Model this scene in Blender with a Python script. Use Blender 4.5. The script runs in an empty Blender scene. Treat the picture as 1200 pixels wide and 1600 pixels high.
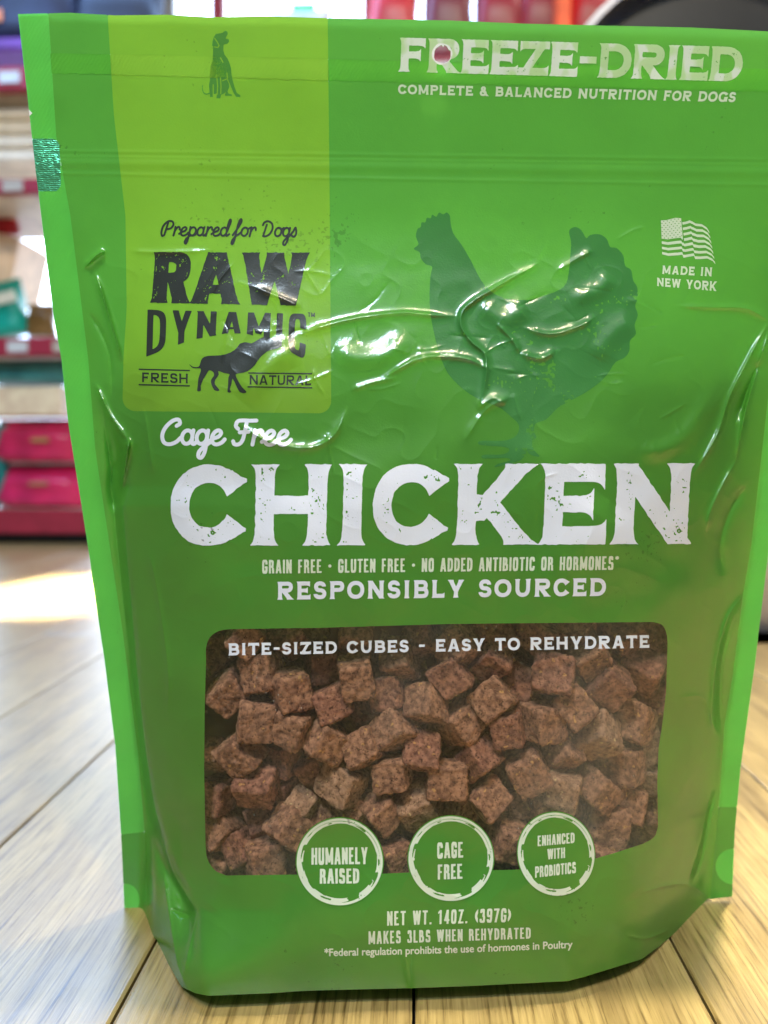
import bpy, math, random
import numpy as np
from mathutils import Vector, Matrix, Euler

random.seed(7)
RNG = np.random.default_rng(11)
SC = bpy.context.scene
COL = SC.collection

# ------------------------------------------------------------------ camera
F = 1200.0                       # focal length in photo pixels (1200 x 1600)
H = 0.186                        # lens height above the floor
PITCH = math.atan(78 / F)
YAW = math.atan(48 / F)
fw = np.array([-math.sin(YAW) * math.cos(PITCH), math.cos(YAW) * math.cos(PITCH), -math.sin(PITCH)])
rt = np.array([math.cos(YAW), math.sin(YAW), 0.0])
up = np.cross(rt, fw)
CAM = np.array([0.0, 0.0, H])

cd = bpy.data.cameras.new('camera')
cam = bpy.data.objects.new('camera', cd)
COL.objects.link(cam)
cam.matrix_world = Matrix(((rt[0], up[0], -fw[0], 0), (rt[1], up[1], -fw[1], 0), (rt[2], up[2], -fw[2], H), (0, 0, 0, 1)))
cd.sensor_fit = 'VERTICAL'
cd.sensor_height = 36.0
cd.lens = 36.0 * F / 1600
cd.clip_start = 0.01
cd.clip_end = 200
cd.dof.use_dof = True
cd.dof.focus_distance = 0.262
cd.dof.aperture_fstop = 7.5
SC.camera = cam

# ------------------------------------------------------------------ world, lamps, exposure
W = bpy.data.worlds.new('World')
SC.world = W
W.use_nodes = True
W.node_tree.nodes['Background'].inputs[0].default_value = (0.78, 0.88, 1.0, 1)
W.node_tree.nodes['Background'].inputs[1].default_value = 0.15
SC.view_settings.view_transform = 'Standard'
SC.view_settings.look = 'None'
SC.view_settings.gamma = 1
SC.view_settings.exposure = -0.10
SC.view_settings.use_curve_mapping = False
SC.cycles.use_denoising = True
SC.cycles.max_bounces = 10
SC.cycles.transparent_max_bounces = 12
SC.cycles.sample_clamp_indirect = 6


def lamp(name, loc, target, size, power, color, size_y=None, spread=180):
    d = bpy.data.lights.new(name, 'AREA')
    d.energy = power
    d.color = color
    d.size = size
    if size_y:
        d.shape = 'RECTANGLE'
        d.size_y = size_y
    d.spread = math.radians(spread)
    o = bpy.data.objects.new(name, d)
    COL.objects.link(o)
    o.location = loc
    o.rotation_euler = (Vector(target) - Vector(loc)).to_track_quat('-Z', 'Y').to_euler()
    return o


lamp('ceiling_spot', (0.36, 0.345, 2.5), (0.46, 0.30, 0), 0.09, 7.0, (1.0, 0.90, 0.68), spread=30)
lamp('daylight_window', (-0.85, 1.45, 1.55), (-0.25, 0.35, 0.0), 1.1, 48, (0.34, 0.58, 1.0), 0.8)
lamp('rear_window', (0.95, 1.5, 1.6), (0.25, 0.35, 0.0), 0.9, 20, (1.0, 0.95, 0.82), 0.9)
lamp('front_fill', (0.5, -1.4, 2.6), (0, 0.3, 0.2), 2.0, 11, (0.80, 0.90, 1.0), 2.0)  # added soft fill to brighten the pouch's front, not an actual fixture
lamp('track_spot', (-0.28, -0.82, 2.1), (0, 0.28, 0.2), 0.07, 23, (1.0, 0.94, 0.84))
lamp('track_spot', (0.42, -0.75, 2.1), (0, 0.28, 0.2), 0.06, 20, (1.0, 0.84, 0.56))
lamp('front_window', (-0.38, -0.95, 1.85), (0, 0.28, 0.2), 0.24, 28, (0.62, 0.82, 1.0), 0.24)
lamp('sunbeam_window', (-2.2, 1.07, 1.7), (-0.5, 1.07, 0.0), 0.30, 7, (1.0, 0.94, 0.80), 0.08, 4)


# ------------------------------------------------------------------ helpers
def tag(o, label=None, cat=None, group=None, kind=None):
    if label: o['label'] = label
    if cat: o['category'] = cat
    if group: o['group'] = group
    if kind: o['kind'] = kind
    return o


def empty(name, loc, label, cat, group=None):
    o = bpy.data.objects.new(name, None)
    COL.objects.link(o)
    o.location = loc
    o.empty_display_size = 0.02
    return tag(o, label, cat, group)


def link(name, me, mat=None, parent=None, loc=None):
    o = bpy.data.objects.new(name, me)
    COL.objects.link(o)
    if mat is not None:
        me.materials.clear()
        me.materials.append(mat)
    if loc is not None:
        o.location = loc
    if parent is not None:
        o.parent = parent
    return o


def rays(px, py):
    a = (px - 600.0) / F
    b = (800.0 - py) / F
    return fw + a[..., None] * rt + b[..., None] * up


def at(px, py, y):
    d = fw + (px - 600) / F * rt + (800 - py) / F * up
    return CAM + d * (y / d[1])


def floor_at(px, py):
    d = fw + (px - 600) / F * rt + (800 - py) / F * up
    return CAM + d * (-H / d[2])


def interp(v, pts):
    p = np.array(pts, float)
    return np.interp(v, p[:, 0], p[:, 1])


def smooth_interp(v, pts):
    """monotone cubic interpolation"""
    p = np.array(pts, float)
    x, y = p[:, 0], p[:, 1]
    h = np.diff(x); d = np.diff(y) / h
    m = np.zeros(len(x)); m[0] = d[0]; m[-1] = d[-1]
    for i in range(1, len(x) - 1):
        m[i] = 0 if d[i - 1] * d[i] <= 0 else 2 * d[i - 1] * d[i] / (d[i - 1] + d[i])
    v = np.clip(v, x[0], x[-1])
    i = np.clip(np.searchsorted(x, v) - 1, 0, len(x) - 2)
    t = (v - x[i]) / h[i]
    return ((1 + 2 * t) * (1 - t) ** 2 * y[i] + t * (1 - t) ** 2 * h[i] * m[i]
            + t * t * (3 - 2 * t) * y[i + 1] + t * t * (t - 1) * h[i] * m[i + 1])


def sstep(a, b, x):
    t = np.clip((x - a) / (b - a), 0, 1)
    return t * t * (3 - 2 * t)


def catmull(pts, n=8, closed=False):
    p = np.array(pts, float)
    q = np.vstack([p[-1:], p, p[:2]]) if closed else np.vstack([2 * p[:1] - p[1:2], p, 2 * p[-1:] - p[-2:-1]])
    out = []
    for i in range(1, len(q) - 2):
        for t in np.arange(n) / n:
            a, b, c, d = q[i - 1], q[i], q[i + 1], q[i + 2]
            out.append(0.5 * (2 * b + (c - a) * t + (2 * a - 5 * b + 4 * c - d) * t * t + (3 * b - a - 3 * c + d) * t ** 3))
    if not closed:
        out.append(p[-1])
    return np.array(out)


def dist_poly(X, Y, P, closed=False):
    """distance to a polyline and the position along it (0..1)"""
    P = np.asarray(P, float)
    n = len(P) if closed else len(P) - 1
    best = np.full(X.shape, 1e9); par = np.zeros(X.shape)
    for i in range(n):
        a = P[i]; b = P[(i + 1) % len(P)]
        e = b - a; L = e @ e + 1e-12
        t = np.clip(((X - a[0]) * e[0] + (Y - a[1]) * e[1]) / L, 0, 1)
        d = np.hypot(X - a[0] - t * e[0], Y - a[1] - t * e[1])
        k = d < best
        best = np.where(k, d, best); par = np.where(k, (i + t) / n, par)
    return best, par


def poly_field(X, Y, P):
    """signed distance to a polygon, positive inside"""
    P = np.asarray(P, float)
    ins = np.zeros(X.shape, bool)
    for i in range(len(P)):
        a = P[i]; b = P[(i + 1) % len(P)]
        if a[1] != b[1]:
            c = ((a[1] > Y) != (b[1] > Y)) & (X < (b[0] - a[0]) * (Y - a[1]) / (b[1] - a[1]) + a[0])
            ins ^= c
    d, _ = dist_poly(X, Y, P, True)
    return np.where(ins, d, -d)


def vnoise(X, Y, scale, seed=0):
    """smooth value noise 0..1"""
    r = np.random.default_rng(seed).random((64, 64))
    x = X / scale; y = Y / scale
    i = np.floor(x).astype(int); j = np.floor(y).astype(int)
    u = x - i; v = y - j
    u = u * u * (3 - 2 * u); v = v * v * (3 - 2 * v)
    g = lambda a, b: r[b % 64, a % 64]
    return (g(i, j) * (1 - u) + g(i + 1, j) * u) * (1 - v) + (g(i, j + 1) * (1 - u) + g(i + 1, j + 1) * u) * v


def blur(a, r, n=2):
    for _ in range(n):
        for ax in (0, 1):
            p = [(0, 0), (0, 0)]; p[ax] = (r + 1, r)
            c = np.cumsum(np.pad(a, p, mode='edge'), axis=ax)
            m = a.shape[ax]
            hi = np.take(c, np.arange(2 * r + 1, 2 * r + 1 + m), axis=ax)
            lo = np.take(c, np.arange(0, m), axis=ax)
            a = (hi - lo) / (2 * r + 1)
    return a


# ------------------------------------------------------------------ materials
def new_mat(name):
    m = bpy.data.materials.new(name)
    m.use_nodes = True
    nt = m.node_tree
    return m, nt, nt.nodes['Principled BSDF'], nt.nodes['Material Output']


def nd(nt, t, **kw):
    n = nt.nodes.new(t)
    for k, v in kw.items():
        if k in n.inputs:
            n.inputs[k].default_value = v
        else:
            setattr(n, k, v)
    return n


def noise_color(nt, vec, c1, c2, scale, detail=4, lo=0.35, hi=0.65):
    n = nd(nt, 'ShaderNodeTexNoise', Scale=scale, Detail=detail)
    nt.links.new(vec, n.inputs['Vector'])
    r = nd(nt, 'ShaderNodeValToRGB')
    r.color_ramp.elements[0].position = lo; r.color_ramp.elements[1].position = hi
    r.color_ramp.elements[0].color = (*c1, 1); r.color_ramp.elements[1].color = (*c2, 1)
    nt.links.new(n.outputs['Fac'], r.inputs[0])
    return r.outputs[0]


def simple(name, col, rough=0.5, metal=0.0, vary=0.15, scale=30, bump=0.0, spec=0.5):
    m, nt, b, out = new_mat(name)
    tc = nd(nt, 'ShaderNodeTexCoord')
    c1 = tuple(c * (1 - vary) for c in col); c2 = tuple(min(1, c * (1 + vary)) for c in col)
    nt.links.new(noise_color(nt, tc.outputs['Object'], c1, c2, scale), b.inputs['Base Color'])
    b.inputs['Roughness'].default_value = rough
    b.inputs['Metallic'].default_value = metal
    b.inputs['Specular IOR Level'].default_value = spec
    if bump:
        n = nd(nt, 'ShaderNodeTexNoise', Scale=scale * 4, Detail=4)
        nt.links.new(tc.outputs['Object'], n.inputs['Vector'])
        bp = nd(nt, 'ShaderNodeBump', Strength=bump, Distance=0.002)
        nt.links.new(n.outputs['Fac'], bp.inputs['Height'])
        nt.links.new(bp.outputs[0], b.inputs['Normal'])
    return m


def film(name, col, trans=0.35, tcol=None, rough=0.15, vary=0.06, hatch=False, bump=0.30, stripes=False, mottle=None):
    """printed plastic film: glossy, diffusing a share of the light from behind"""
    m, nt, b, out = new_mat(name)
    L = nt.links.new
    tc = nd(nt, 'ShaderNodeTexCoord')
    v = tc.outputs['Object']
    c1 = tuple(c * (1 - vary) for c in col); c2 = tuple(min(1, c * (1 + vary)) for c in col)
    base = noise_color(nt, v, c1, c2, 45, 5)
    # scuffs: tiny dark specks rubbed into the print
    vo = nd(nt, 'ShaderNodeTexNoise', Scale=700, Detail=2)
    L(v, vo.inputs['Vector'])
    big = nd(nt, 'ShaderNodeTexNoise', Scale=28, Detail=2)
    L(v, big.inputs['Vector'])
    ad = nd(nt, 'ShaderNodeMath', operation='MULTIPLY')
    L(vo.outputs['Fac'], ad.inputs[0]); L(big.outputs['Fac'], ad.inputs[1])
    rr = nd(nt, 'ShaderNodeValToRGB')
    rr.color_ramp.elements[0].position = 0.440; rr.color_ramp.elements[1].position = 0.48
    L(ad.outputs[0], rr.inputs[0])
    mx = nd(nt, 'ShaderNodeMix', data_type='RGBA')
    L(rr.outputs[0], mx.inputs[0]); L(base, mx.inputs[6])
    mx.inputs[7].default_value = (col[0] * 0.45, col[1] * 0.45, col[2] * 0.45, 1)
    colour = mx.outputs[2]
    if mottle:
        mn = nd(nt, 'ShaderNodeTexNoise', Scale=170, Detail=1)
        mp = nd(nt, 'ShaderNodeMapping'); mp.inputs['Scale'].default_value = (1, 1, 0.6)
        L(v, mp.inputs[0]); L(mp.outputs[0], mn.inputs['Vector'])
        mr = nd(nt, 'ShaderNodeValToRGB')
        mr.color_ramp.elements[0].position = 0.47; mr.color_ramp.elements[1].position = 0.53
        L(mn.outputs['Fac'], mr.inputs[0])
        m2 = nd(nt, 'ShaderNodeMix', data_type='RGBA')
        L(mr.outputs[0], m2.inputs[0]); L(colour, m2.inputs[6]); m2.inputs[7].default_value = (*mottle, 1)
        colour = m2.outputs[2]
    L(colour, b.inputs['Base Color'])
    b.inputs['Roughness'].default_value = rough
    b.inputs['Specular IOR Level'].default_value = 0.8
    b.inputs['Coat Weight'].default_value = 0.35          # hazy outer layer: soft glow round the sharp glints
    b.inputs['Coat Roughness'].default_value = 0.42
    # film texture: fine pimples and soft waviness
    n1 = nd(nt, 'ShaderNodeTexNoise', Scale=1600, Detail=2)
    n2 = nd(nt, 'ShaderNodeTexNoise', Scale=60, Detail=2)
    L(v, n1.inputs['Vector']); L(v, n2.inputs['Vector'])
    b1 = nd(nt, 'ShaderNodeBump', Strength=bump, Distance=0.0002)
    b2 = nd(nt, 'ShaderNodeBump', Strength=0.12, Distance=0.004)
    L(n2.outputs['Fac'], b2.inputs['Height']); L(n1.outputs['Fac'], b1.inputs['Height'])
    L(b2.outputs[0], b1.inputs['Normal'])
    nrm = b1.outputs[0]
    if hatch or stripes:
        mp = nd(nt, 'ShaderNodeMapping')
        mp.inputs['Rotation'].default_value = (0, math.radians(-35 if hatch else 90), 0)
        L(v, mp.inputs[0])
        w = nd(nt, 'ShaderNodeTexWave', Scale=(300 if hatch else 500), Distortion=(2.5 if hatch else 6.0), Detail=2)
        w.inputs['Detail Scale'].default_value = 1.5
        L(mp.outputs[0], w.inputs['Vector'])
        b3 = nd(nt, 'ShaderNodeBump', Strength=(0.16 if hatch else 0.3), Distance=0.0004)
        L(w.outputs['Fac'], b3.inputs['Height']); L(nrm, b3.inputs['Normal'])
        nrm = b3.outputs[0]
    L(nrm, b.inputs['Normal'])
    if stripes:
        b.inputs['Metallic'].default_value = 0.85
        b.inputs['Roughness'].default_value = 0.28
        return m
    if trans > 0:
        t = nd(nt, 'ShaderNodeBsdfTranslucent')
        t.inputs['Color'].default_value = (*(tcol or col), 1)
        ms = nd(nt, 'ShaderNodeMixShader', Fac=trans)
        L(b.outputs[0], ms.inputs[1]); L(t.outputs[0], ms.inputs[2])
        L(ms.outputs[0], out.inputs['Surface'])
    return m


GREEN = (0.074, 0.275, 0.030)
M = {}
M['green'] = film('green printed film', GREEN, 0.28, (0.25, 0.70, 0.11), 0.15)
M['lime'] = film('lime printed film', (0.180, 0.38, 0.028), 0.30, (0.46, 0.78, 0.07), 0.15)
M['seal'] = film('green side seal film', (0.10, 0.38, 0.045), 0.42, (0.19, 0.80, 0.15), 0.3, vary=0.12, hatch=True)
M['dark_seal'] = film('four layer seal film', (0.055, 0.27, 0.025), 0.2, (0.1, 0.5, 0.05), 0.3)
M['hatch_green'] = film('hatched heat seal green', (0.078, 0.31, 0.03), 0.30, (0.22, 0.72, 0.06), 0.25, hatch=True)
M['hatch_lime'] = film('hatched heat seal lime', (0.21, 0.41, 0.03), 0.31, (0.46, 0.78, 0.07), 0.25, hatch=True)
M['back'] = film('green back film', GREEN, 0.65, (0.7, 0.95, 0.5), 0.25)
M['faint'] = film('faint green print', (0.095, 0.30, 0.050), 0.25, (0.14, 0.55, 0.1), 0.15)
M['rooster'] = film('dark green print', (0.050, 0.225, 0.050), 0.18, (0.08, 0.45, 0.08), 0.15)
M['white'] = film('white print', (0.76, 0.79, 0.90), 0.08, (0.8, 0.9, 0.8), 0.15, vary=0.03)
M['top_white'] = film('white print with show through', (0.92, 0.94, 0.90), 0.25, (0.9, 1.0, 0.85), 0.15, vary=0.03, mottle=(0.62, 0.80, 0.46))
M['cream'] = film('pale green white print', (0.74, 0.82, 0.66), 0.2, (0.9, 1.0, 0.8), 0.15, vary=0.03)
M['black'] = film('charcoal print', (0.022, 0.028, 0.024), 0.03, (0.05, 0.1, 0.05), 0.22)
M['foil'] = film('metallic green foil', (0.10, 0.50, 0.26), 0, stripes=True)
M['edge_white'] = simple('torn white film edge', (0.85, 0.85, 0.84), 0.5)


DUST = tuple(at(1010, 1240, .265))         # powder has settled against the film's lower right corner


def pane_material():
    m, nt, b, out = new_mat('clear window film')
    L = nt.links.new
    tc = nd(nt, 'ShaderNodeTexCoord')
    v = tc.outputs['Object']
    b.inputs['Base Color'].default_value = (0.75, 0.68, 0.55, 1)
    b.inputs['Roughness'].default_value = 0.5
    g = nd(nt, 'ShaderNodeBsdfGlossy', Roughness=0.16)
    g.inputs['Color'].default_value = (0.9, 0.9, 0.9, 1)
    tr = nd(nt, 'ShaderNodeBsdfTransparent')
    n2 = nd(nt, 'ShaderNodeTexNoise', Scale=70, Detail=2)
    L(v, n2.inputs['Vector'])
    b2 = nd(nt, 'ShaderNodeBump', Strength=0.12, Distance=0.004)
    L(n2.outputs['Fac'], b2.inputs['Height']); L(b2.outputs[0], g.inputs['Normal'])
    # crumbs and powder clinging to the film
    n = nd(nt, 'ShaderNodeTexNoise', Scale=26, Detail=5)
    L(v, n.inputs['Vector'])
    r = nd(nt, 'ShaderNodeMapRange'); r.inputs[1].default_value = 0.42; r.inputs[2].default_value = 0.72
    r.inputs[3].default_value = 0.004; r.inputs[4].default_value = 0.05
    L(n.outputs['Fac'], r.inputs[0])
    vo = nd(nt, 'ShaderNodeTexVoronoi', Scale=420)
    L(v, vo.inputs['Vector'])
    sp = nd(nt, 'ShaderNodeMapRange'); sp.inputs[1].default_value = 0.05; sp.inputs[2].default_value = 0.12
    sp.inputs[3].default_value = 0.5; sp.inputs[4].default_value = 0.0
    L(vo.outputs['Distance'], sp.inputs[0])
    sp2 = nd(nt, 'ShaderNodeMath', operation='MULTIPLY')
    gate = nd(nt, 'ShaderNodeMapRange'); gate.inputs[1].default_value = 0.5; gate.inputs[2].default_value = 0.62
    n3 = nd(nt, 'ShaderNodeTexNoise', Scale=60, Detail=3); L(v, n3.inputs['Vector']); L(n3.outputs['Fac'], gate.inputs[0])
    L(sp.outputs[0], sp2.inputs[0]); L(gate.outputs[0], sp2.inputs[1])
    ds = nd(nt, 'ShaderNodeVectorMath', operation='DISTANCE'); L(v, ds.inputs[0]); ds.inputs[1].default_value = DUST
    dm = nd(nt, 'ShaderNodeMapRange'); dm.inputs[1].default_value = .0; dm.inputs[2].default_value = .062; dm.inputs[3].default_value = .20; dm.inputs[4].default_value = 0
    L(ds.outputs['Value'], dm.inputs[0])
    dn = nd(nt, 'ShaderNodeMath', operation='MULTIPLY_ADD'); L(dm.outputs[0], dn.inputs[0]); L(n.outputs['Fac'], dn.inputs[1]); L(r.outputs[0], dn.inputs[2])
    mxx = nd(nt, 'ShaderNodeMath', operation='MAXIMUM')
    L(dn.outputs[0], mxx.inputs[0]); L(sp2.outputs[0], mxx.inputs[1])
    m1 = nd(nt, 'ShaderNodeMixShader')
    L(mxx.outputs[0], m1.inputs[0]); L(tr.outputs[0], m1.inputs[1]); L(b.outputs[0], m1.inputs[2])
    lw = nd(nt, 'ShaderNodeLayerWeight', Blend=0.5)
    pw = nd(nt, 'ShaderNodeMath', operation='POWER'); L(lw.outputs['Facing'], pw.inputs[0]); pw.inputs[1].default_value = 4.0
    fr = nd(nt, 'ShaderNodeMath', operation='MULTIPLY_ADD'); L(pw.outputs[0], fr.inputs[0]); fr.inputs[1].default_value = .6; fr.inputs[2].default_value = .045
    m2 = nd(nt, 'ShaderNodeMixShader')
    L(fr.outputs[0], m2.inputs[0]); L(m1.outputs[0], m2.inputs[1]); L(g.outputs[0], m2.inputs[2])
    L(m2.outputs[0], out.inputs['Surface'])
    return m


M['pane'] = pane_material()

# ------------------------------------------------------------------ the pouch's front surface
# Traced outline of the front, in photo pixels; every point gets its own distance below.
LEFT = [(22, 28), (178, 46), (270, 56), (382, 70), (495, 84), (562, 96), (664, 107), (787, 127), (877, 141), (904, 144),
        (1030, 163), (1165, 180), (1270, 187), (1320, 190), (1459, 196)]
RIGHT = [(40, 1300), (500, 1244), (867, 1200), (1033, 1180), (1200, 1157), (1300, 1148), (1401, 1144)]
TOP = [(28, 22), (110, 20), (180, 24), (260, 23), (330, 27), (420, 25), (500, 28), (600, 30), (700, 32), (820, 37), (950, 40), (1080, 43), (1200, 49), (1300, 58)]
BOT = [(196, 1459), (224, 1459), (244, 1467), (254, 1487), (264, 1508), (284, 1542), (305, 1552), (326, 1556), (420, 1552), (480, 1548), (646, 1544),
       (730, 1541), (888, 1533), (910, 1527), (960, 1512), (1002, 1499), (1030, 1479), (1055, 1457), (1105, 1405), (1144, 1401)]
LSEAL = [(20, 74), (25, 76), (214, 88), (337, 110), (562, 138), (703, 149), (850, 171), (988, 192), (1180, 216), (1297, 226), (1459, 232)]
RSEAL = [(20, 1262), (500, 1214), (850, 1174), (934, 1160), (1047, 1146), (1131, 1132), (1244, 1124), (1401, 1110)]
OUTLINE = [(x, y) for x, y in TOP] + [(x, y) for y, x in RIGHT[1:-1]] + BOT[::-1] + [(x, y) for y, x in LEFT[::-1][1:-1]]

LEAN, YAWT, Y0, XC = 0.150, 0.060, 0.3055, -0.11
gx0, gy0, gx1, gy1 = -20, 0, 1330, 1580
GX, GY = np.meshgrid(np.arange(gx0, gx1 + 1, dtype=float), np.arange(gy0, gy1 + 1, dtype=float))
RAY = rays(GX, GY)


def plane_depth(d):
    """world y where a view ray meets the leaning plane of the side seals"""
    t = (Y0 - YAWT * XC - LEAN * H) / (d[..., 1] + LEAN * d[..., 2] - YAWT * d[..., 0])
    return t * d[..., 1]


DP = plane_depth(RAY)
ls = interp(GY, LSEAL); rs = interp(GY, RSEAL)
CREASE = [(300, 120), (420, 150), (480, 165), (560, 175), (640, 178), (700, 195), (760, 200), (790, 190), (877, 199), (985, 210), (1075, 216), (1180, 228), (1255, 240), (1300, 252), (1330, 262), (1424, 308), (1500, 312), (1580, 312)]
crx = interp(GY, CREASE)
dl = np.maximum(GX - ls, 0); dr = np.maximum(rs - GX, 0)
A = smooth_interp(GY, [(0, 0), (250, 0.0), (330, 0.0018), (400, 0.0052), (460, 0.0094), (520, 0.0140), (580, 0.0188), (640, 0.0232),
                       (720, 0.0290), (850, 0.0345), (1000, 0.0400), (1150, 0.0455), (1300, 0.0505), (1450, 0.0550), (1580, 0.0585)])
wl = interp(GY, [(300, 420), (500, 380), (700, 300), (1000, 260), (1500, 200)])
wr = interp(GY, [(300, 480), (500, 420), (700, 330), (1000, 300), (1500, 260)])
xl = np.clip(dl / wl, 0, 1); xr = np.clip(dr / wr, 0, 1)
CL = 1 - (1 - xl) ** 2.4; CR = 1 - (1 - xr) ** 2.2
# left crease: flat by the seal, then a sudden step out at the crease line
stepw = sstep(crx - 16, crx + 5, GX)
amt = sstep(600, 720, GY)
CL = CL * (1 - amt) + amt * (0.25 * xl + (1 - 0.25 * xl) * (stepw * (0.30 + 0.70 * (1 - (1 - np.clip((GX - crx) / wl, 0, 1)) ** 2.2))))
B = A * CL * CR
# bottom: the front edge of the gusset rests on the floor
YB = interp(GX, BOT)
dB = fw + (GX[0][:, None] - 600) / F * rt + (800 - YB[0][:, None]) / F * up
lift = .0068 * sstep(250, 330, GX[0]) * sstep(1060, 960, GX[0])      # the fold of the gusset stands a little off the floor
floor_y = dB[:, 1] * (-(H - lift) / dB[:, 2])
bb = plane_depth(dB) - floor_y
bb = np.where((GX[0] < 232) | (GX[0] > 1118), 0.0, np.maximum(bb, 0.0))
bb = blur(np.tile(bb, (3, 1)), 6)[1]
k = sstep(260, 0, YB - GY)
B = B * (1 - k) + bb[None, :] * k
B = blur(B, 3)

# wrinkles and dents: (points in photo pixels, half width px, height m)
WR = [
    # shoulder ridges
    ([(837, 414), (800, 434), (770, 452), (740, 470), (722, 488), (721, 510), (735, 532), (757, 552), (760, 575), (757, 605), (752, 630)], 9, 0.0020),
    ([(470, 522), (511, 508), (564, 496), (627, 489), (669, 492), (712, 494)], 9, 0.0015),
    ([(600, 590), (627, 574), (648, 563), (680, 557), (730, 561), (770, 580)], 10, 0.0017),
    ([(520, 548), (560, 560), (605, 552), (640, 522)], 20, 0.0016),
    ([(775, 505), (800, 530), (812, 552)], 9, 0.0014),
    ([(812, 552), (845, 560), (868, 548)], 12, 0.0018),
    ([(816, 512), (860, 522), (905, 510), (930, 495)], 11, 0.0014),
    ([(868, 424), (905, 402), (925, 392)], 10, 0.0010),
    ([(890, 470), (935, 452), (955, 430)], 15, 0.0012),
    ([(748, 474), (790, 498), (822, 476)], 18, 0.0016),
    ([(745, 640), (770, 622), (790, 632)], 14, 0.0014),
    ([(375, 625), (405, 590), (430, 560), (470, 548)], 24, 0.0022),
    ([(370, 660), (420, 690), (480, 700), (520, 682), (542, 640)], 14, 0.0016),
    ([(400, 450), (440, 466), (470, 480)], 12, 0.0012),
    ([(205, 392), (245, 394), (330, 392)], 8, 0.0005),
    ([(725, 690), (760, 640), (800, 620)], 12, 0.0010),
    ([(548, 610), (580, 598), (620, 590)], 10, 0.0010),
    ([(930, 560), (960, 520), (990, 500)], 18, 0.0010),
    # left side dents
    ([(132, 418), (150, 400), (164, 392)], 7, 0.0020),
    ([(150, 430), (163, 470), (178, 520), (192, 566)], 7, 0.0026),
    ([(140, 490), (158, 520), (172, 560), (176, 620)], 7, -0.0012),
    ([(150, 600), (168, 640), (180, 660), (200, 690)], 8, 0.0024),
    ([(160, 640), (172, 720), (182, 830), (200, 1000), (220, 1180), (234, 1290)], 9, -0.0022),
    ([(202, 684), (197, 720), (190, 768)], 7, 0.0036),
    ([(180, 720), (172, 760), (180, 800)], 9, -0.0020),
    ([(192, 790), (199, 877), (206, 950), (212, 1030), (218, 1080), (229, 1180), (241, 1255), (254, 1310)], 5, 0.0012),
    ([(232, 860), (245, 920), (262, 1040), (262, 1120)], 10, 0.0007),
    ([(225, 640), (232, 690), (240, 740)], 8, 0.0006),
    # right side folds fanning out of the pinch at the seal
    ([(1200, 505), (1170, 560), (1140, 620), (1120, 680), (1085, 740)], 9, 0.0020),
    ([(1204, 510), (1182, 580), (1165, 640), (1150, 720)], 7, 0.0022),
    ([(1190, 560), (1172, 600), (1150, 660)], 9, -0.0028),
    ([(1120, 600), (1080, 670), (1040, 700), (1000, 705)], 16, 0.0013),
    ([(1200, 500), (1165, 482), (1110, 480), (1060, 478)], 8, 0.0010),
    ([(1150, 720), (1128, 760), (1110, 800), (1104, 830)], 9, 0.0016),
    ([(1165, 760), (1140, 800), (1125, 850), (1130, 900)], 14, -0.0020),
    ([(1160, 930), (1135, 970), (1118, 1040), (1112, 1120), (1120, 1145)], 9, 0.0020),
    ([(1145, 965), (1128, 1030), (1124, 1100), (1128, 1140)], 8, -0.0018),
    ([(1060, 1090), (1100, 1092), (1118, 1150)], 10, 0.0008),
    ([(1118, 1235), (1106, 1280), (1095, 1340), (1082, 1380)], 7, -0.0022),
    ([(1110, 1250), (1090, 1330), (1075, 1372)], 6, 0.0010),
    ([(1000, 1395), (1040, 1384), (1075, 1382), (1105, 1402)], 8, 0.0010),
    ([(980, 1462), (1010, 1466), (1048, 1452)], 5, 0.0007),
    ([(975, 1310), (985, 1370), (1000, 1400)], 26, 0.0010),
    # lower left corner
    ([(256, 1316), (275, 1370), (308, 1424)], 7, 0.0018),
    ([(256, 1366), (262, 1410), (276, 1500), (290, 1540)], 7, 0.0014),
    ([(308, 1424), (296, 1480), (286, 1530)], 7, 0.0010),
    ([(268, 1420), (300, 1432)], 8, -0.0012),
    ([(325, 1424), (340, 1400), (352, 1370)], 18, 0.0008),
    # film draped over the food
    ([(636, 1440), (640, 1480), (642, 1540)], 6, -0.0003),
    ([(300, 800), (500, 700), (700, 690)], 60, -0.0012),
    ([(800, 930), (900, 850), (950, 780)], 45, 0.0010),
    ([(1000, 690), (940, 620), (960, 560)], 50, -0.0010),
]
_r = random.Random(5)
for _ in range(46):                       # short sharp creases of handled film, fanning out of the shoulder
    x_, y_ = _r.uniform(330, 1060), _r.gauss(540, 75)
    a_ = _r.choice([_r.gauss(-.45, .25), _r.gauss(.15, .3), _r.gauss(1.2, .25)]); l_ = _r.uniform(22, 75)
    dx_, dy_ = math.cos(a_) * l_ / 2, math.sin(a_) * l_ / 2
    WR.append(([(x_ - dx_, y_ - dy_), (x_ + _r.uniform(-5, 5), y_ + _r.uniform(-5, 5)), (x_ + dx_, y_ + dy_)], _r.uniform(4, 7), _r.choice([1, 1, -1]) * _r.uniform(.00018, .00042)))
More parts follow.
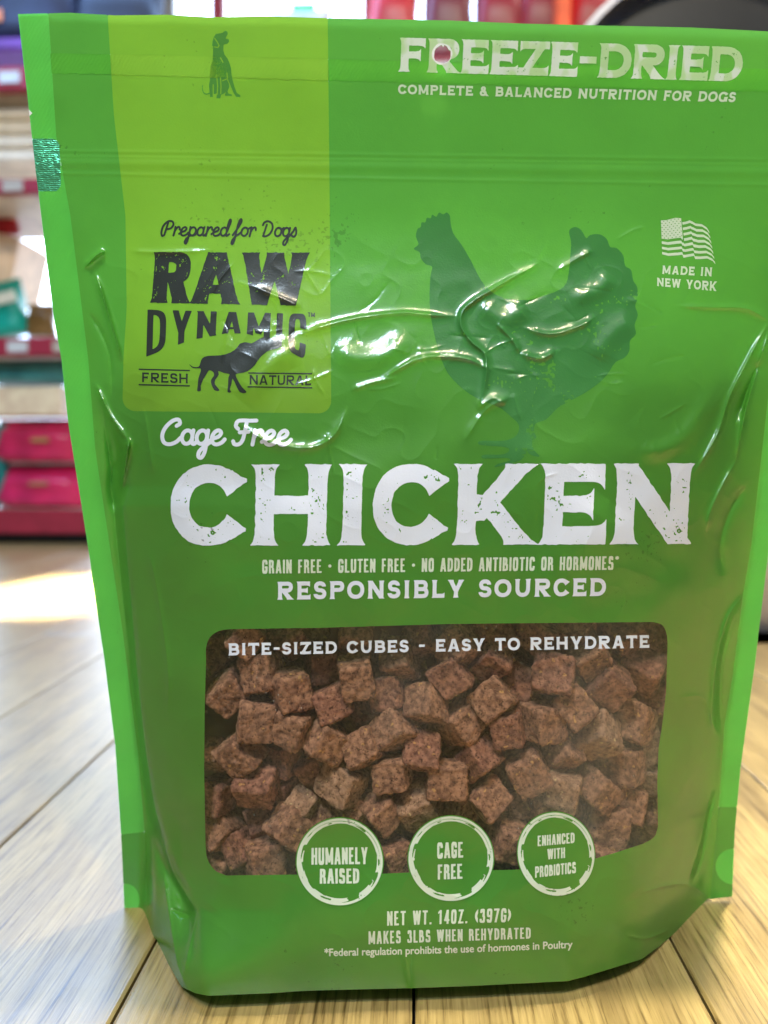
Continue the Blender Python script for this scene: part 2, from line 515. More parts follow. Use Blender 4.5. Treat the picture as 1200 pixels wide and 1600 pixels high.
for pts, sg, amp in WR:
    c = catmull(pts, 6) if len(pts) > 2 else np.array(pts, float)
    r = int(sg * 3.2)
    x0 = max(int(c[:, 0].min()) - r, gx0); x1 = min(int(c[:, 0].max()) + r, gx1)
    y0 = max(int(c[:, 1].min()) - r, gy0); y1 = min(int(c[:, 1].max()) + r, gy1)
    s = np.s_[y0 - gy0:y1 - gy0 + 1, x0 - gx0:x1 - gx0 + 1]
    d, t = dist_poly(GX[s], GY[s], c)
    taper = np.minimum(1, np.minimum(t, 1 - t) * 5 + 0.12)
    prof = np.exp(-2.3 * (np.sqrt((d / sg) ** 2 + .010) - .10)) if sg < 15 else np.exp(-(d / sg) ** 2 * 1.2)
    B[s] += amp * (0.80 if sg < 15 else 1.0) * taper * prof * sstep(3.2, 2.2, d / sg) * (1.35 if c[:, 0].mean() < 300 or c[:, 0].mean() > 1040 else 1.0)
# zip closure: two pressed rails across the pouch
for xa, ya, xb, yb, sg, amp in ((90, 236, 1250, 250, 3.0, 0.00012), (95, 244, 1250, 258, 2.0, 0.00008), (100, 271, 1250, 290, 3.0, 0.00014), (100, 254, 1250, 270, 8.0, 0.0003)):
    yy = ya + (yb - ya) * (GX - xa) / (xb - xa)
    B += amp * np.exp(-((GY - yy) / sg) ** 2) * sstep(80, 100, GX) * sstep(1262, 1240, GX)
# gentle unevenness of a filled bag
inside = np.minimum(sstep(0, 60, dl), sstep(0, 60, dr))
low = sstep(420, 900, GY)
B += inside * (0.0016 * low + 0.0005) * (vnoise(GX, GY, 95, 3) - 0.5) * sstep(0, 60, YB - GY)
B += inside * low * 0.0006 * (vnoise(GX, GY, 42, 5) - 0.5) * sstep(0, 60, YB - GY)
B += 0.0010 * (vnoise(GX, GY, 70, 14) - .5) * sstep(60, 0, np.minimum(np.abs(GX - ls), np.abs(GX - rs)))
rg_ = 1 - np.abs(2 * vnoise(GX + 0.6 * GY, GY - .5 * GX, 38, 15) - 1)
B += inside * .00014 * rg_ ** 3 * sstep(YB - 20, YB - 120, GY) * sstep(350, 430, GY)
B += 0.0012 * (vnoise(GX, GY * 0.4, 160, 9) - 0.5) * (1 - low)

DEPTH = DP - B
PG = CAM + RAY * (DEPTH / RAY[..., 1])[..., None]
NG = np.cross(np.gradient(PG, axis=0), np.gradient(PG, axis=1))
NG /= np.linalg.norm(NG, axis=-1, keepdims=True)
if NG[800, 600, 1] > 0:
    NG = -NG


def bilin(G, px, py):
    x = np.clip(px - gx0, 0, G.shape[1] - 1.001); y = np.clip(py - gy0, 0, G.shape[0] - 1.001)
    i = x.astype(int); j = y.astype(int)
    u = (x - i)[:, None]; v = (y - j)[:, None]
    return (G[j, i] * (1 - u) + G[j, i + 1] * u) * (1 - v) + (G[j + 1, i] * (1 - u) + G[j + 1, i + 1] * u) * v


# ------------------------------------------------------------------ marching squares -> sheet on the pouch
CASES = {1: [('c0', 'e0', 'e3')], 2: [('e0', 'c1', 'e1')], 3: [('c0', 'c1', 'e1', 'e3')], 4: [('e1', 'c2', 'e2')],
         5: [('c0', 'e0', 'e3'), ('e1', 'c2', 'e2')], 6: [('e0', 'c1', 'c2', 'e2')], 7: [('c0', 'c1', 'c2', 'e2', 'e3')],
         8: [('e2', 'c3', 'e3')], 9: [('c0', 'e0', 'e2', 'c3')], 10: [('e0', 'c1', 'e1'), ('e2', 'c3', 'e3')],
         11: [('c0', 'c1', 'e1', 'e2', 'c3')], 12: [('e1', 'c2', 'c3', 'e3')], 13: [('c0', 'e0', 'e1', 'c2', 'c3')],
         14: [('e0', 'c1', 'c2', 'c3', 'e3')], 15: [('c0', 'c1', 'c2', 'c3')]}


def march(f, X, Y):
    """cells of the grid where f > 0, clipped at the zero line"""
    ny, nx = f.shape
    ins = f > 0
    nv = nx * ny
    V = [np.stack([X.ravel(), Y.ravel()], 1)]
    def cross(fa, fb, xa, xb, ya, yb):
        t = fa / (fa - fb + 1e-20)
        t = np.clip(t, 0.001, 0.999)
        return np.stack([xa + (xb - xa) * t, ya + (yb - ya) * t], -1)
    hx = cross(f[:, :-1], f[:, 1:], X[:, :-1], X[:, 1:], Y[:, :-1], Y[:, 1:])
    vx = cross(f[:-1], f[1:], X[:-1], X[1:], Y[:-1], Y[1:])
    V += [hx.reshape(-1, 2), vx.reshape(-1, 2)]
    V = np.vstack(V)
    cid = np.arange(nv).reshape(ny, nx)
    hid = nv + np.arange(ny * (nx - 1)).reshape(ny, nx - 1)
    vid = nv + ny * (nx - 1) + np.arange((ny - 1) * nx).reshape(ny - 1, nx)
    tok = {'c0': cid[:-1, :-1], 'c1': cid[:-1, 1:], 'c2': cid[1:, 1:], 'c3': cid[1:, :-1],
           'e0': hid[:-1], 'e1': vid[:, 1:], 'e2': hid[1:], 'e3': vid[:, :-1]}
    code = ins[:-1, :-1] * 1 + ins[:-1, 1:] * 2 + ins[1:, 1:] * 4 + ins[1:, :-1] * 8
    faces = []
    for c, polys in CASES.items():
        k = code == c
        if k.any():
            for p in polys:
                faces.append(np.stack([tok[t][k] for t in p], 1))
    return V, faces


def mesh_from(name, V3, faces, normals=None):
    used = np.zeros(len(V3), bool)
    for f in faces:
        used[f.ravel()] = True
    re = np.cumsum(used) - 1
    loops = np.concatenate([re[f].ravel() for f in faces]).astype(np.int32)
    tot = np.concatenate([np.full(len(f), f.shape[1]) for f in faces]).astype(np.int32)
    start = np.concatenate([[0], np.cumsum(tot)[:-1]]).astype(np.int32)
    v = V3[used]
    me = bpy.data.meshes.new(name)
    me.vertices.add(len(v)); me.vertices.foreach_set('co', v.astype(np.float32).ravel())
    me.loops.add(len(loops)); me.loops.foreach_set('vertex_index', loops)
    me.polygons.add(len(tot)); me.polygons.foreach_set('loop_start', start)
    me.polygons.foreach_set('use_smooth', np.ones(len(tot), bool))
    me.update(calc_edges=True)
    if normals is not None:
        me.normals_split_custom_set_from_vertices(normals[used].astype(np.float32))
    return me


def sheet(name, f, X, Y, mat, parent, off=0.0, warp=None):
    """a flat print or film: region f > 0 of grid X, Y laid on the front surface, off metres proud of it"""
    V, faces = march(f, X, Y)
    if not faces:
        return None
    if warp is not None:
        V = warp(V)
    P = bilin(PG, V[:, 0], V[:, 1]); N = bilin(NG, V[:, 0], V[:, 1])
    N /= np.linalg.norm(N, axis=1, keepdims=True)
    q = max(faces, key=len)
    a, b_, c_ = P[q[:, 0]], P[q[:, 1]], P[q[:, 2]]
    if (np.cross(b_ - a, c_ - a) * N[q[:, 0]]).sum() < 0:
        faces = [fc[:, ::-1] for fc in faces]
    me = mesh_from(name, P + N * off, faces, N)
    return link(name, me, mat, parent)


def grid(x0, y0, x1, y1, step):
    return np.meshgrid(np.arange(x0, x1 + step, step, dtype=float), np.arange(y0, y1 + step, step, dtype=float))


# ------------------------------------------------------------------ pouch
POUCH = empty('food_pouch', (0.0, 0.30, 0.0), 'large green stand-up pouch of freeze-dried food with clear window, standing on the wooden floor', 'pouch')
POUCH_INV = (0.0, 0.30, 0.0)

X2, Y2 = grid(0.137, 10.171, 1312, 1570, 2.0)
f_out = poly_field(X2, Y2, OUTLINE)
# tear notch in the left edge
f_out = np.minimum(f_out, -poly_field(X2, Y2, [(30, 172), (50, 176), (43, 181), (30, 184)]))
WINDOW = catmull([(322, 1030), (322, 1012), (328, 996), (342, 986), (360, 983)], 4).tolist() + [(500, 981), (700, 975), (900, 973)] + \
    catmull([(1020, 972), (1034, 976), (1041, 988), (1043, 1004)], 4).tolist() + [(1041, 1080), (1035, 1130), (1029, 1170), (1027, 1220), (1028, 1270)] + \
    catmull([(1028, 1292), (1022, 1308), (1006, 1318)], 4).tolist() + [(960, 1333), (925, 1343), (880, 1355), (800, 1359), (700, 1361), (600, 1365), (500, 1366)] + \
    catmull([(354, 1368), (336, 1360), (324, 1342), (321, 1320)], 4).tolist() + [(319, 1200), (320, 1100)]
f_win = poly_field(X2, Y2, WINDOW)
HOLE = [(679, 80), (681, 76), (687, 72), (690, 70.5), (692.5, 74), (694, 70.5), (698, 73), (701, 78), (704, 80), (704, 89), (702, 94), (699, 97), (693, 99.5), (686, 98), (680, 95), (678, 90)]
f_hole = poly_field(X2, Y2, HOLE)
# printed lime band with rounded lower corners
lb = interp(Y2, [(20, 168), (180, 178), (337, 196), (480, 198), (560, 193), (700, 190)])
rb = interp(Y2, [(20, 512), (300, 515), (700, 518)])
yb = 642 + (X2 - 190) * 0.012
dx = np.minimum(X2 - lb, rb - X2); dy = yb - Y2; R = 20.0
f_band = np.where((dx < R) & (dy < R), R - np.hypot(R - dx, R - dy), np.minimum(dx, dy))
f_ls = interp(Y2, LSEAL) - X2
f_rs = X2 - interp(Y2, RSEAL)
f_seal = np.maximum(f_ls, f_rs)
f_dk = np.minimum(f_seal, np.where(X2 < 600, Y2 - 1304 + (X2 - 190) * 0.12, Y2 - 1261))
f_spot = np.maximum(22 - np.hypot((X2 - 196) / 1.0, (Y2 - 1406) / 1.15), 28 - np.hypot((X2 - 1146) / 1.0, (Y2 - 1354)))
f_spot = np.minimum(f_dk, f_spot)
f_foil = np.minimum(np.minimum(np.minimum(X2 - 40, 95 - X2 + (Y2 - 217) * 0.04), np.minimum(Y2 - 216, 299 - Y2)), 40)
cr = np.hypot(np.maximum(X2 - 80, 0), np.maximum(np.abs(Y2 - 257) - 28, 0))
f_foil = np.minimum(f_foil, 14 + (Y2 - 257) * 0.04 - cr)
hy = 84 + (X2 - 80) * 0.022
f_hs = np.minimum(np.minimum(Y2 - hy, hy + 30 + (X2 - 80) * 0.004 + 2.5 * (vnoise(X2, Y2, 5, 2) - 0.5) - Y2), -f_seal)


def region(*fs):
    r = f_out
    for f in fs:
        r = np.minimum(r, f)
    return r


sheet('front_panel', region(-f_win, -f_hole, -f_band, -f_seal, -f_hs, -f_foil), X2, Y2, M['green'], POUCH)
sheet('logo_panel', region(f_band, -f_hs), X2, Y2, M['lime'], POUCH)
sheet('heat_seal', region(f_hs + 1.0, .8 - f_band, -f_hole), X2, Y2, M['hatch_green'], POUCH, .00003)
sheet('heat_seal', region(f_hs + 1.0, f_band), X2, Y2, M['hatch_lime'], POUCH, .00006)
left = 600 - X2
sheet('side_seal', region(f_seal, left, -f_dk, -f_foil), X2, Y2, M['seal'], POUCH)
sheet('side_seal', region(f_seal, -left, -f_dk), X2, Y2, M['seal'], POUCH)
for sd in (left, -left):
    o = sheet('gusset_seal', region(f_dk, sd, -f_spot), X2, Y2, M['dark_seal'], POUCH)
    sheet('seal_spot', region(f_spot, sd), X2, Y2, M['seal'], o)
sheet('foil_patch', region(f_foil), X2, Y2, M['foil'], POUCH)
PANE = sheet('window_pane', region(f_win), X2, Y2, M['pane'], POUCH)

# back film: same outline, bulging away from the front, with the same punched hole
Xb, Yb = grid(0, 10, 1312, 1470, 6.0)
fb = poly_field(Xb, Yb, OUTLINE)
fb = np.minimum(fb, 1455 - Yb - np.maximum(Xb - 1060, 0) * 0.6)
fb = np.minimum(fb, -poly_field(Xb, Yb, [(690 + 22 * math.cos(a), 85 + 23 * math.sin(a)) for a in np.linspace(0, 6.28, 24)]))
Vb, fcs = march(fb, Xb, Yb)
pb = bilin(DP[..., None], Vb[:, 0], Vb[:, 1])[:, 0]
sh = np.clip((Vb[:, 0] - interp(Vb[:, 1], LSEAL)) / (interp(Vb[:, 1], RSEAL) - interp(Vb[:, 1], LSEAL)), 0, 1)
bulge = 0.0025 + 0.036 * np.sin(np.pi * sh) ** 0.7 * smooth_interp(Vb[:, 1], [(0, 0), (300, 0.01), (600, 0.45), (1000, 0.9), (1300, 1.0), (1600, 1)])
bulge = np.where((sh <= 0) | (sh >= 1), 0.0006, bulge)
dirs = rays(Vb[:, 0], Vb[:, 1])
# scale outline points straight back (parallel to the seal plane's normal) so that the rear stays hidden behind the front
Pb = CAM + dirs * (pb / dirs[:, 1])[:, None] + np.array([0, 1, 0.0]) * bulge[:, None]
Pb[:, 2] = np.maximum(Pb[:, 2], 0.002)
link('back_panel', mesh_from('back_panel', Pb, fcs), M['back'], POUCH)
# bottom gusset: from the front's lower edge back to the rear film
gv, gf = [], []
for i, x in enumerate(np.arange(262, 1046, 8.0)):
    yb_ = float(interp(np.array([x]), BOT)[0])
    p = bilin(PG, np.array([x]), np.array([yb_ - 1.0]))[0]
    u = (x - 262) / 784
    back = 0.300 + 0.03 * math.sin(math.pi * u)
    for kk in range(9):
        t = (kk / 8) ** 1.6
        gv.append((p[0], p[1] * (1 - t) + back * t, max(p[2], 0.0012) * max(0, 1 - 3.2 * t) ** 2 + 0.0012))
    if i:
        for kk in range(8):
            a = (i - 1) * 9 + kk
            gf.append((a, a + 1, a + 10, a + 9))
me = bpy.data.meshes.new('bottom_gusset'); me.from_pydata(gv, [], gf); me.update()
link('bottom_gusset', me, M['green'], POUCH)

# the food filling the pouch up to its shoulder: too many cubes to count, only glimpsed through the gaps
XI, YI = np.meshgrid(np.linspace(0.05, .95, 46), np.linspace(590, 1440, 60))
PXI = interp(YI, LSEAL) * (1 - XI) + interp(YI, RSEAL) * XI
dpi = bilin(DP[..., None], PXI.ravel(), YI.ravel())[:, 0].reshape(XI.shape)
bi = bilin(B[..., None], PXI.ravel(), YI.ravel())[:, 0].reshape(XI.shape)
lump = .006 * (vnoise(XI * 900, YI, 60, 51) - .5)
vi_, fi_ = [], []
for side in (0, 1):
    dd_ = dpi - bi * .12 + lump if side == 0 else dpi + .022 * np.sin(np.pi * XI) ** .7 * smooth_interp(YI, [(500, .3), (1000, .9), (1600, 1)]) + .003
    r_ = rays(PXI, YI)
    Pq = CAM + r_ * (dd_ / r_[..., 1])[..., None]
    Pq[..., 2] = np.maximum(Pq[..., 2], .008)
    vi_.append(Pq.reshape(-1, 3))
ny_, nx_ = XI.shape
idx = np.arange(ny_ * nx_).reshape(ny_, nx_)
q0 = np.stack([idx[:-1, :-1], idx[:-1, 1:], idx[1:, 1:], idx[1:, :-1]], -1).reshape(-1, 4)
N0 = ny_ * nx_
ring_ = np.concatenate([idx[0], idx[1:, -1], idx[-1, -2::-1], idx[-2:0:-1, 0]])
rq = np.stack([ring_, np.roll(ring_, -1), np.roll(ring_, -1) + N0, ring_ + N0], 1)
FILL = (np.vstack(vi_), [q0, q0[:, ::-1] + N0, rq])

# torn white rim of the punched hole
Xh, Yh = grid(668, 60, 714, 108, 0.7)
fh = poly_field(Xh, Yh, HOLE)
rim = 16.2 - np.hypot(Xh - 690.5, (Yh - 85) * 0.97) + 1.6 * (vnoise(Xh, Yh, 6, 4) - 0.5)
sheet('hole_rim', np.minimum(rim, -fh), Xh, Yh, M['edge_white'], POUCH, 0.00030)
# white core showing at the torn notch
Xn, Yn = grid(36, 166, 54, 188, 0.5)
sheet('tear_notch', np.minimum(poly_field(Xn, Yn, [(40, 168), (46, 172), (51, 177), (46, 182), (42, 185), (44, 178)]), poly_field(Xn, Yn, OUTLINE)), Xn, Yn, M['edge_white'], POUCH, 0.0002)

# ------------------------------------------------------------------ lettering built from strokes
def sup(X, Y, x0, x1, y0, y1, n):
    a = (x1 - x0) / 2; b = (y1 - y0) / 2
    return (1 - (np.abs((X - x0 - a) / a) ** n + np.abs((Y - y0 - b) / b) ** n) ** (1 / n)) * min(a, b)


def dsh(X, Y, x0, x1, y0, y1, n, a=None):
    """flat left side, round right side"""
    b = (y1 - y0) / 2
    a = a or min(x1 - x0, b * 1.15)
    xm = x1 - a
    f = (1 - ((np.maximum(X - xm, 0) / a) ** n + np.abs((Y - y0 - b) / b) ** n) ** (1 / n)) * min(a, b)
    return np.minimum(f, X - x0)


def box(X, Y, x0, x1, y0, y1):
    return np.minimum(np.minimum(X - x0, x1 - X), np.minimum(Y - y0, y1 - Y))


class Face:
    def __init__(s, w, h, n, serif, flare, widths, default):
        s.w, s.h, s.n, s.serif, s.fl, s.W, s.d = w, h, n, serif, flare, widths, default

    def stem(s, X, Y, x0, y0, x1, y1, w=None, f0=1, f1=1):
        """stroke from (x0,y0) to (x1,y1) (centres), cut level at both ends"""
        w = w or s.w
        t = (Y - y0) / (y1 - y0)
        xc = x0 + (x1 - x0) * t
        k = math.hypot(x1 - x0, y1 - y0) / abs(y1 - y0)
        lo, hi = min(y0, y1), max(y0, y1)
        hw = w / 2 * k
        if s.serif:
            fa, fb_ = (f0, f1) if y0 < y1 else (f1, f0)
            hw = hw + s.fl * (fa * np.exp(-np.maximum(Y - lo, 0) / 0.055) + fb_ * np.exp(-np.maximum(hi - Y, 0) / 0.055))
        return np.minimum((hw - np.abs(X - xc)) / k, np.minimum(Y - lo, hi - Y))

    def arm(s, X, Y, x0, x1, y0, y1, tip=0):
        """horizontal arm; a wedge serif at its right end points up (+), down (-) or both (2)"""
        f = box(X, Y, x0, x1, y0, y1)
        if s.serif and tip:
            g = 0.10 * np.exp(-np.maximum(x1 - X, 0) / 0.05)
            ya = y0 - (g if tip in (-1, 2) else 0); yb = y1 + (g if tip in (1, 2) else 0)
            f = np.minimum(np.minimum(X - x0, x1 - X), np.minimum(Y - ya, yb - Y))
        return f

    def ring(s, X, Y, x0, x1, y0, y1):
        return np.minimum(sup(X, Y, x0, x1, y0, y1, s.n), -sup(X, Y, x0 + s.w, x1 - s.w, y0 + s.h, y1 - s.h, s.n))

    def dring(s, X, Y, x0, x1, y0, y1):
        return np.minimum(dsh(X, Y, x0, x1, y0, y1, s.n), -dsh(X, Y, x0, x1 - s.w, y0 + s.h, y1 - s.h, s.n))

    def width(s, c):
        return s.W.get(c, s.d)

    def glyph(s, c, X, Y):
        W = s.width(c); w, h = s.w, s.h
        mx = np.maximum; mn = np.minimum
        e = s.fl if s.serif else 0
        L = e + w / 2                 # centre of left stem
        Rr = W - e - w / 2
        V = lambda x, y0=0.0, y1=1.0, f0=1, f1=1: s.stem(X, Y, x, y0, x, y1, None, f0, f1)
        if c in 'I1':
            f = V(W / 2)
            if c == '1':
                f = mx(f, np.minimum(poly_field(X, Y, [(W / 2, 1), (W / 2 - .18, .86), (W / 2 - .18, .74), (W / 2, .84)]), 1))
            return f
        if c == 'H':
            return mx(mx(V(L), V(Rr)), box(X, Y, L, Rr, .5 - h / 2, .5 + h / 2))
        if c == 'N':
            return mx(mx(V(L, f1=.6), V(Rr, f0=0)), s.stem(X, Y, L - w * .1, 1, Rr + w * .1, 0, w * 1.02, 0, 0))
        if c == 'M':
            m = W / 2
            return mx(mx(V(L), V(Rr)), mx(s.stem(X, Y, L, 1, m, .12, w * .9, 0, 0), s.stem(X, Y, Rr, 1, m, .12, w * .9, 0, 0)))
        if c in 'EFL':
            f = V(L)
            if c in 'EF':
                f = mx(f, s.arm(X, Y, L, W - .04, 1 - h, 1, -1))
                f = mx(f, s.arm(X, Y, L, W - .20 * W, .5 - h * .45, .5 + h * .45, 2))
            if c in 'EL':
                f = mx(f, s.arm(X, Y, L, W, 0, h, 1))
            return f
        if c == 'T':
            f = V(W / 2, f1=0)
            f = mx(f, box(X, Y, 0, W, 1 - h, 1))
            if s.serif:
                g = .10 * (np.exp(-np.maximum(X, 0) / .05) + np.exp(-np.maximum(W - X, 0) / .05))
                f = mx(f, mn(mn(X, W - X), mn(Y - (1 - h - g), 1 - Y)))
            return f
        if c == 'Z':
            f = mx(box(X, Y, 0.03, W, 1 - h, 1), s.arm(X, Y, 0, W, 0, h, 1))
            if s.serif:
                g = .10 * np.exp(-np.maximum(X - .03, 0) / .05)
                f = mx(f, mn(mn(X - .03, W - X), mn(Y - (1 - h - g), 1 - Y)))
            return mx(f, s.stem(X, Y, w * .62, 0, W - w * .62, 1, w * .95, 0, 0))
        if c == '7':
            return mx(box(X, Y, 0, W, 1 - h, 1), s.stem(X, Y, W * .35, 0, W - w * .55, 1))
        if c == '4':
            return mx(mx(V(W - w * .9), box(X, Y, 0, W, .2, .2 + h)), s.stem(X, Y, w * .5, .2, W - w * .9, 1))
        if c == 'V' or c == 'Y':
            m = W / 2
            if c == 'Y':
                return mx(V(m, 0, .5, 1, 0), mx(s.stem(X, Y, m, .36, L - e * .2, 1, None, 0, 1), s.stem(X, Y, m, .36, Rr + e * .2, 1, None, 0, 1)))
        if c == 'W':
            q = W * .29
            return mx(mx(s.stem(X, Y, q, 0, L, 1, None, 0, 1), s.stem(X, Y, q, 0, W / 2, 1, None, 0, .6)),
                      mx(s.stem(X, Y, W - q, 0, W / 2, 1, None, 0, .6), s.stem(X, Y, W - q, 0, Rr, 1, None, 0, 1)))
        if c == 'A':
            m = W / 2
            f = mx(s.stem(X, Y, L, 0, m - w * .12, 1, None, 1, 0), s.stem(X, Y, Rr, 0, m + w * .12, 1, None, 1, 0))
            t = mn(mn(Y - .2, .2 + h * .85 - Y), mn(X - W * .22, W * .78 - X))
            return mx(f, t)
        if c == 'K':
            return mx(V(L), mx(s.stem(X, Y, L + w * .3, .30, Rr, 1, w * .95, 0, 1), s.stem(X, Y, Rr + .02, 0, L + w * .75, .62, w * 1.0, 1, 0)))
        if c in 'PRDB':
            if c == 'D':
                return mx(V(L), s.dring(X, Y, L - w / 2, W, 0, 1))
            if c == 'B':
                return mx(V(L), mx(s.dring(X, Y, L - w / 2, W - .06, .5 - h / 2, 1), s.dring(X, Y, L - w / 2, W, 0, .5 + h / 2)))
            lo = .40 if s.serif else .42
            f = mx(V(L), s.dring(X, Y, L - w / 2, W - (.04 if c == 'R' else 0), lo, 1))
            if c == 'R':
                if s.serif:
                    f = mx(f, s.stem(X, Y, Rr + .01, 0, L + w * 1.0, .46, None, 1, 0))
                else:
                    f = mx(f, s.stem(X, Y, W - w / 2, 0, W - w / 2 - .02, .40))
                    f = mx(f, box(X, Y, W - w * 1.1, W - w * .5, .36, .52))
            return f
        if c in 'O0QCGU9':
            if c == 'U':
                r = mn(s.ring(X, Y, e, W - e, 0, .9), .5 - Y)
                return mx(r, mx(V(L, .4, 1, 0, 1), V(Rr, .4, 1, 0, 1)))
            if c == '9':
                r = s.ring(X, Y, 0, W, .4, 1)
                g = s.ring(X, Y, 0, W, 0, 1)
                return mx(r, mn(g, mx(mn(X - W * .5, .75 - Y), .24 - Y)))
            r = s.ring(X, Y, 0, W, 0, 1)
            if c in 'O0Q':
                return r
            xc = W * .5
            if s.serif:
                cut = mn(.15 + (X / W - .80) * .75 - np.abs(Y - .5), X - xc)
                f = mn(r, -cut)
                tip = [(W * .80, .65), (W * .90, .735), (W * 1.0, .785), (W * .995, .825), (W * .91, .86), (W * .80, .93), (W * .70, .86), (W * .70, .76)]
                f = mx(f, poly_field(X, Y, tip))
                if c == 'C':
                    f = mx(f, poly_field(X, Y, [(x_, 1 - y_) for x_, y_ in tip]))
                else:
                    f = mx(f, V(W - w * .55, 0.04, .5, 0, 1)); f = mx(f, box(X, Y, W * .62, W - w * .3, .5 - h, .5))
                return f
            cut = mn(X - xc, .17 - np.abs(Y - .5))
            f = mn(r, -cut)
            if c == 'G':
                f = mx(f, box(X, Y, W - w, W, .2, .52)); f = mx(f, box(X, Y, xc, W, .52 - h, .52))
            return f
        if c in 'S3':
            u = s.ring(X, Y, .03, W - .03, .5 - h / 2, 1); l = s.ring(X, Y, 0, W, 0, .5 + h / 2)
            xc = W / 2; k = .06
            ucut = mn(X - xc, mn(.75 - h * .2 - Y, Y - (.5 - h)))
            if c == 'S':
                f = mx(mn(u, -ucut), mn(l, -mn(xc - X, mn(Y - .25 - h * .2, .5 + h - Y))))
            else:
                f = mx(mn(u, -mn(xc - X, .72 - Y)), mn(l, -mn(xc - X, Y - .28)))
            return f
        if c == '&':
            f = mx(s.ring(X, Y, .12, W * .68, .48, 1), mn(s.ring(X, Y, 0, W * .8, 0, .60), 1))
            return mx(f, s.stem(X, Y, W - w * .4, 0, W * .3, .62, w * .9, .5, 0))
        if c in '-':
            return box(X, Y, .04, W - .04, .5 - h * .45, .5 + h * .45)
        if c == '.':
            return box(X, Y, W / 2 - w * .5, W / 2 + w * .5, 0, w)
        if c == '·':
            return .11 - np.hypot(X - W / 2, Y - .5)
        if c == '*':
            q = np.full(X.shape, -1.0)
            for a in (0, 60, 120):
                ca, sa = math.cos(math.radians(a)), math.sin(math.radians(a))
                uu = (X - W / 2) * ca + (Y - .88) * sa; vv = -(X - W / 2) * sa + (Y - .88) * ca
                q = mx(q, mn(.13 - np.abs(vv), .035 - np.abs(uu)))
            return q
        if c in '()':
            x = X if c == '(' else W - X
            r = np.hypot((x - .62) / .6, (Y - .5) / .62)
            return mn(.08 - np.abs(r - .88) * .6, W - x)
        return np.full(X.shape, -1.0)


SLAB = Face(.255, .225, 2.15, True, .072, dict(C=1.04, H=1.12, I=.46, K=1.14, E=.93, N=1.14, F=.90, R=1.08, Z=.98, D=1.08, O=1.12, M=1.30, P=.98, L=.86,
            T=.98, A=1.12, B=1.0, U=1.10, S=.84, Y=1.10, W=1.50, G=1.1), 1.0)
SLAB.W.update({'-': .62, ' ': .55, '&': 1.05})
COND = Face(.135, .125, 4.0, False, 0, dict(I=.135, M=.52, W=.58, T=.36, Y=.42, A=.42, K=.40, L=.32, E=.33, F=.32), .38)
COND.W.update({' ': .26, '.': .16, '·': .26, '*': .28, '(': .22, ')': .22, '1': .24})
LOGO = Face(.36, .20, 2.6, True, .05, dict(R=1.0, A=1.26, W=1.72), 1.0)
LOGO2 = Face(.155, .105, 4.5, False, 0, dict(D=.50, Y=.50, N=.50, A=.50, M=.60, I=.155, C=.46), .5)
WIDE = Face(.19, .17, 2.6, True, .03, dict(F=.78, R=.92, E=.80, S=.80, H=.95, N=.98, A=1.0, T=.86, U=.92, L=.72), .9)


def layout(face, text, track):
    xs, x = [], 0.0
    for c in text:
        xs.append(x); x += face.width(c) + track
    return xs, x - track


def run_field(face, text, track, step):
    xs, W = layout(face, text, track)
    X, Y = np.meshgrid(np.arange(-.12, W + .12 + step, step), np.arange(-.12, 1.12 + step, step))
    f = np.full(X.shape, -1.0)
    for c, x in zip(text, xs):
        if c == ' ':
            continue
        k = (X[0] > x - .12) & (X[0] < x + face.width(c) + .12)
        f[:, k] = np.maximum(f[:, k], face.glyph(c, X[:, k] - x, Y[:, k]))
    return f, X, Y, W


def quad_warp(q, W, H0=1.0):
    """q: baseline-left, baseline-right, cap-right, cap-left in photo pixels"""
    q = np.array(q, float)
    def w(V):
        u = (V[:, 0] / W)[:, None]; v = (V[:, 1] / H0)[:, None]
        return (q[0] * (1 - u) + q[1] * u) * (1 - v) + (q[3] * (1 - u) + q[2] * u) * v
    return w


def wear(f, X, Y, amt, seed, sc=.020):
    """flecks where the ink is worn away"""
    if amt <= 0:
        return f
    g = vnoise(X, Y, sc, seed) * 0.62 + vnoise(X, Y, sc * 7, seed + 1) * 0.38
    return np.where(f > .035, np.minimum(f, (np.quantile(g, 1 - amt) - g) * sc * 2.0), f)


def letter(text, q, face=SLAB, mat='white', track=.06, worn=0.0, px=0.8, seed=1, off=0.00012, parent=None, name='lettering', fat=0.0, warp=None):
    q = np.array(q, float)
    ch = np.hypot(*(q[3] - q[0]))
    f, X, Y, Wd = run_field(face, text, track, px / ch)
    f = wear(f + fat, X, Y, worn, seed)
    f = f + 0.012 * (vnoise(X, Y, .05, seed + 5) - .5)
    if text == 'FREEZE-DRIED':
        V = quad_warp(q, Wd)(np.stack([X.ravel(), Y.ravel()], 1))
        f = np.minimum(f, (np.hypot(V[:, 0] - 690.5, (V[:, 1] - 85) * .97) - 15).reshape(X.shape) / ch)
    return sheet(name, f, X, Y, M[mat], parent or POUCH, off, (warp or quad_warp(q, Wd)))


